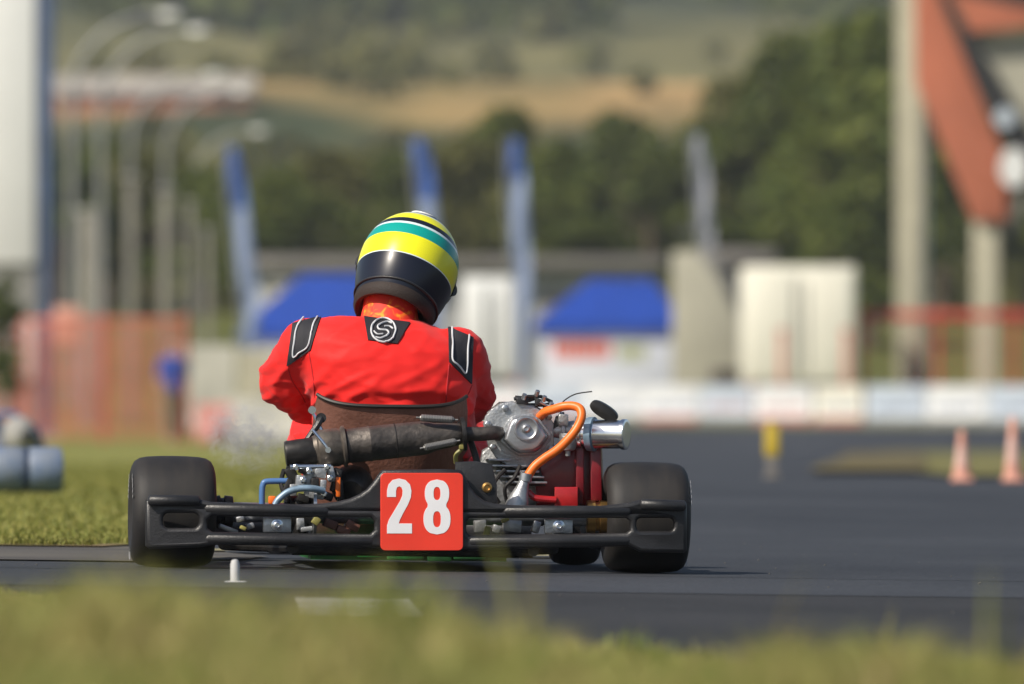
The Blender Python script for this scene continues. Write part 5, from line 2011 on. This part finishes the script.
def trunk_bm(seed, H, wid):
    r = random.Random(seed)
    bm = bmesh.new()
    tr = [(0, 0, -.2), (r.uniform(-.1, .1), 0, H * .2), (r.uniform(-.2, .2), r.uniform(-.2, .2), H * .45), (r.uniform(-.3, .3), 0, H * .75)]
    tube(bm, spline(tr, 4), [.26 - .018 * i for i in range(13)], 10)
    for k in range(6):
        a = r.uniform(0, 2 * PI)
        z = H * r.uniform(.22, .55)
        tube(bm, spline([(0, 0, z), (.25 * wid * math.cos(a) * .5, .25 * wid * math.sin(a) * .5, z + H * .08), (.36 * wid * math.cos(a), .36 * wid * math.sin(a), z + H * .22)], 3), [.11, .1, .085, .07, .06, .045, .03], 7)
    return bm
protos = []
for i, (H, wid, m_) in enumerate(((8, 5.6, 'leaf_a'), (8, 6.4, 'leaf_b'), (8, 5.2, 'leaf_c'), (8, 6.8, 'leaf_a'))):
    cr_me = None
    o = empty('tree')
    quads_mesh('crown', crown_mesh(50 + i, H, wid, 3600, None), M[m_], o)
    finish('trunk', trunk_bm(i, H, wid), M['bark'], o, 60)
    protos.append([o, False])
TREES = [
    (60, 150, 330, 2, 'dark tree behind the tallest lamp pole'), (108, 138, 345, 0, 'green tree between the second and third lamp posts'), (150, 150, 338, 1, 'olive tree behind the concrete posts'),
    (205, 165, 330, 0, 'green tree left of the leftmost feather flag'), (282, 168, 322, 3, 'broad green tree right of the leftmost feather flag'), (340, 150, 345, 1, 'olive tree above the tent behind the driver'),
    (392, 148, 335, 2, 'dark tree left of the flag behind the helmet'), (462, 136, 330, 1, 'olive tree just right of the yellow helmet'), (503, 104, 345, 0, 'pointed tall tree behind the upright blue flag'),
    (560, 140, 335, 3, 'broad green tree above the left part of the tent with prints'), (612, 108, 352, 2, 'dark tall tree above the peak of the tent with prints'), (655, 142, 330, 2, 'dark low tree right of the tent peak'),
    (700, 118, 350, 0, 'tree directly behind the pale grey feather flag'), (752, 72, 340, 1, 'olive tree above the flat roofed shelter'), (795, 28, 330, 2, 'tall dark tree above the cream truck'),
    (842, 18, 322, 0, 'tall green tree above the right corner of the cream truck'), (884, 8, 318, 3, 'tall broad tree just left of the tall concrete column'), (940, 40, 330, 2, 'dark tree seen between the two concrete columns'),
    (990, 60, 326, 0, 'green tree behind the shorter concrete column'), (820, 190, 300, 3, 'lower bright green tree behind the roof of the cream truck'), (870, 170, 296, 0, 'lower green tree left of the tall column foot'), (740, 215, 300, 2, 'low dark tree behind the shelter roof'), (590, 215, 300, 2, 'low dark tree behind the pit building roof'), (1040, 30, 330, 3, 'tall tree at the right edge behind the stand'), (20, 160, 335, 1, 'olive tree behind the white tower')]
for i, (px, top, d, k, lab) in enumerate(TREES):
    p = protos[k]
    o = p[0] if not p[1] else copy_tree(p[0])
    p[1] = True
    b = base(px, d)
    o.location = b
    H = CAM_H - (top - 370) / FOC * d - b.z
    s = H / 7.8
    o.scale = (max(.75, s * random.uniform(.85, 1.0)), max(.75, s * random.uniform(.85, 1.0)), s)
    o.rotation_euler = (0, 0, random.uniform(0, 6))
    tag(o, lab, 'tree', 'trees behind the paddock')
# young tree by the white tower
o = empty('young_tree', base(8, 178))
quads_mesh('crown', crown_mesh(99, 2.9, 1.1, 700, None, (.06, .12)), M['leaf_c'], o)
bm = bmesh.new(); tube(bm, [(0, 0, -.1), (.03, 0, 1.2), (0, 0, 2.2)], [.05, .04, .02], 8)
finish('trunk', bm, M['bark'], o)
tag(o, 'slim young tree growing against the white tower', 'tree')

# hill scrub and woods (far masses)
def mass(name, n, d0, d1, size, per, material, label, cat, dens=None):
    qs = []
    r = np.random.default_rng(int(d0))
    k = 0
    while k < n:
        d = random.uniform(d0, d1)
        x = random.uniform(-.06 * d - 10, .06 * d + 10)
        if dens and noise.noise(Vector((x / 28, d / 60, 2))) < dens(d):
            k += .2
            continue
        k += 1
        s = random.uniform(*size)
        c_ = np.array([x, d - CAM_D, zg(x, d) + s * .35])
        v = r.normal(size=(per, 3)); v /= np.linalg.norm(v, axis=1)[:, None]
        p = c_ + v * s * .5 * np.array([1, 1, .9]) * r.uniform(.6, 1.1, per)[:, None]
        u = r.normal(size=(per, 3)); u /= np.linalg.norm(u, axis=1)[:, None]
        w = np.cross(u, r.normal(size=(per, 3))); w /= np.linalg.norm(w, axis=1)[:, None]
        sz = s * r.uniform(.14, .26, per)[:, None]
        qs.append(np.stack([p - u * sz, p - w * sz * .7, p + u * sz, p + w * sz * .7], 1))
    o = quads_mesh(name, np.concatenate(qs), M[material])
    tag(o, label, cat, kind='stuff')
mass('scrub', 620, 400, 655, (2.0, 4.6), 46, 'leaf_b', 'olive scrub covering the foot of the hill', 'scrub', lambda d: -.15)
mass('hill_bushes', 110, 690, 930, (1.6, 3.6), 40, 'leaf_b', 'scattered bushes on the ochre and olive hillside', 'bushes', lambda d: .12)
mass('woods', 700, 935, 1400, (4, 8), 44, 'leaf_c', 'dark woods along the top of the hill', 'woods', lambda d: -.25)
# farm buildings on the hill
def farm(px0, px1, d, top, h, label, roof_h):
    xa, xb = gx(px0, d), gx(px1, d)
    zt = CAM_H - (top - 370) / FOC * d
    o = empty('farm_building', ((xa + xb) / 2, d - CAM_D, zt - h - roof_h))
    tag(o, label, 'building')
    hw = (xb - xa) / 2
    boxpart('wall', o, -hw, hw, 0, 6, -2, h, 'farm_wall', .03)
    bm = bmesh.new()
    prism(bm, [(-hw - .3, -.4, h), (-hw - .3, 6.4, h), (-hw - .3, 3, h + roof_h)], [(hw + .3, -.4, h), (hw + .3, 6.4, h), (hw + .3, 3, h + roof_h)])
    finish('roof', bm, M['farm_roof'], o, 20)
    n = max(2, int(hw))
    for k in range(n):
        boxpart('window', o, -hw + .6 + k * (2 * hw / n), -hw + 1.3 + k * (2 * hw / n), -.04, -.003, h * .3, h * .75, 'glass_dark', .01)
farm(58, 250, 690, 74, 1.1, 'long low farm building with pale roof and terracotta wall on the hillside', 1.2)
farm(52, 88, 960, 20, 1.3, 'small red house high on the hillside behind the lamp arms', .6)
# ================================================================== LIGHT
SUN_AZ, SUN_EL = R(51), R(43)          # azimuth: to the left of straight behind the camera
to_sun = Vector((-math.sin(SUN_AZ) * math.cos(SUN_EL), -math.cos(SUN_AZ) * math.cos(SUN_EL), math.sin(SUN_EL)))
ld = bpy.data.lights.new('sun', 'SUN')
ld.energy = 4.4
ld.angle = R(.53)
ld.color = (1.0, .915, .79)
lo = bpy.data.objects.new('sun', ld)
COL.objects.link(lo)
lo.rotation_euler = to_sun.to_track_quat('Z', 'Y').to_euler()
world = bpy.data.worlds.new('World')
scene.world = world
world.use_nodes = True
wn = world.node_tree
sky = wn.nodes.new('ShaderNodeTexSky')
sky.sky_type = 'NISHITA'
sky.sun_disc = False
sky.sun_elevation = SUN_EL
sky.sun_rotation = math.atan2(to_sun.x, to_sun.y)
sky.dust_density = 1.5
wn.links.new(sky.outputs['Color'], wn.nodes['Background'].inputs['Color'])
wn.nodes['Background'].inputs['Strength'].default_value = .08

scene.view_settings.view_transform = 'Standard'
scene.view_settings.look = 'None'
scene.view_settings.exposure = 0.38
scene.view_settings.gamma = 1
scene.view_settings.use_curve_mapping = False
scene.cycles.use_denoising = True
scene.cycles.max_bounces = 6
scene.cycles.diffuse_bounces = 3
scene.cycles.glossy_bounces = 3
scene.cycles.transmission_bounces = 4
scene.cycles.transparent_max_bounces = 6
scene.cycles.sample_clamp_indirect = 6

# ------------------------------------------------------------------ hazy air over the whole place
hm = bpy.data.materials.new('hazy air')
hm.use_nodes = True
nt = hm.node_tree
nt.nodes.remove(nt.nodes['Principled BSDF'])
pv = nt.nodes.new('ShaderNodeVolumePrincipled')
pv.inputs['Color'].default_value = (.82, .87, .93, 1)
pv.inputs['Density'].default_value = .00017
nt.links.new(pv.outputs['Volume'], nt.nodes['Material Output'].inputs['Volume'])
bm = bmesh.new()
box(bm, (0, 1280, 64), (3040, 2720, 134))
tag(finish('haze', bm, hm, None, 0), 'thin pale haze in the air over the track and hills', 'haze', kind='stuff')

# ------------------------------------------------------------------ pale shimmer puff left of the outlet, standing in for heat shimmer
sm = bpy.data.materials.new('pale shimmer puff')
sm.use_nodes = True
nt = sm.node_tree
nt.nodes.remove(nt.nodes['Principled BSDF'])
pv = nt.nodes.new('ShaderNodeVolumePrincipled')
pv.inputs['Color'].default_value = (.9, .9, .92, 1)
tc = nt.nodes.new('ShaderNodeTexCoord')
nz = nt.nodes.new('ShaderNodeTexNoise')
nz.inputs['Scale'].default_value = 30
nz.inputs['Detail'].default_value = 5
nz.inputs['Distortion'].default_value = 1.6
nt.links.new(tc.outputs['Object'], nz.inputs['Vector'])
mp = nt.nodes.new('ShaderNodeMapping')
mp.inputs['Scale'].default_value = (1 / .12, 1 / .07, 1 / .10)
nt.links.new(tc.outputs['Object'], mp.inputs['Vector'])
ln = nt.nodes.new('ShaderNodeVectorMath'); ln.operation = 'LENGTH'
nt.links.new(mp.outputs['Vector'], ln.inputs[0])
fall = nt.nodes.new('ShaderNodeMapRange')
fall.inputs['From Min'].default_value = .25; fall.inputs['From Max'].default_value = 1.0
fall.inputs['To Min'].default_value = 1.0; fall.inputs['To Max'].default_value = 0.0
nt.links.new(ln.outputs['Value'], fall.inputs['Value'])
nr = nt.nodes.new('ShaderNodeMapRange')
nr.inputs['From Min'].default_value = .42; nr.inputs['From Max'].default_value = .68
nt.links.new(nz.outputs['Fac'], nr.inputs['Value'])
m1 = nt.nodes.new('ShaderNodeMath'); m1.operation = 'MULTIPLY'
nt.links.new(fall.outputs['Result'], m1.inputs[0]); nt.links.new(nr.outputs['Result'], m1.inputs[1])
m2 = nt.nodes.new('ShaderNodeMath'); m2.operation = 'MULTIPLY'; m2.inputs[1].default_value = 40.0
nt.links.new(m1.outputs[0], m2.inputs[0])
nt.links.new(m2.outputs[0], pv.inputs['Density'])
nt.links.new(pv.outputs['Volume'], nt.nodes['Material Output'].inputs['Volume'])
bm = bmesh.new()
ellipsoid(bm, (0, 0, 0), (.12, .07, .10), 32, 20)
gas = finish('shimmer_puff', bm, sm, None, 180)
gas.location = KM @ K(247, 436, -.02)
gas.rotation_euler = (0, R(18), 0)
tag(gas, 'thin pale puff added for heat shimmer, left of the exhaust outlet', 'smoke', kind='stuff')

# ------------------------------------------------------------------ repeated small pieces become parts of their own
def islands(o):
    bm = bmesh.new()
    bm.from_mesh(o.data)
    bm.verts.ensure_lookup_table()
    seen, groups = set(), []
    for v in bm.verts:
        if v.index in seen:
            continue
        st, g = [v], []
        seen.add(v.index)
        while st:
            a = st.pop()
            g.append(a.index)
            for e in a.link_edges:
                b = e.other_vert(a)
                if b.index not in seen:
                    seen.add(b.index)
                    st.append(b)
        groups.append(set(g))
    if len(groups) > 1:
        for k, g in enumerate(groups):
            b2 = bm.copy()
            b2.verts.ensure_lookup_table()
            bmesh.ops.delete(b2, geom=[v for v in b2.verts if v.index not in g], context='VERTS')
            me = bpy.data.meshes.new(o.data.name)
            b2.to_mesh(me)
            b2.free()
            for mm in o.data.materials:
                me.materials.append(mm)
            if k == 0:
                first = me
            else:
                c = o.copy()
                c.data = me
                COL.objects.link(c)
        old = o.data
        o.data = first
    bm.free()
SPLIT = ('bumper_bar', 'head_bolt', 'cable_tie_mount', 'filler_cap', 'strap', 'linkage_fitting', 'brake_fitting', 'cooling_fin', 'orange_fitting', 'axle_key_cover', 'chain_guard', 'weld_bead', 'sidewall_marking', 'fuel_hose', 'print', 'lettering')
for o in list(scene.objects):
    if o.type == 'MESH' and o.name.split('.')[0] in SPLIT:
        islands(o)
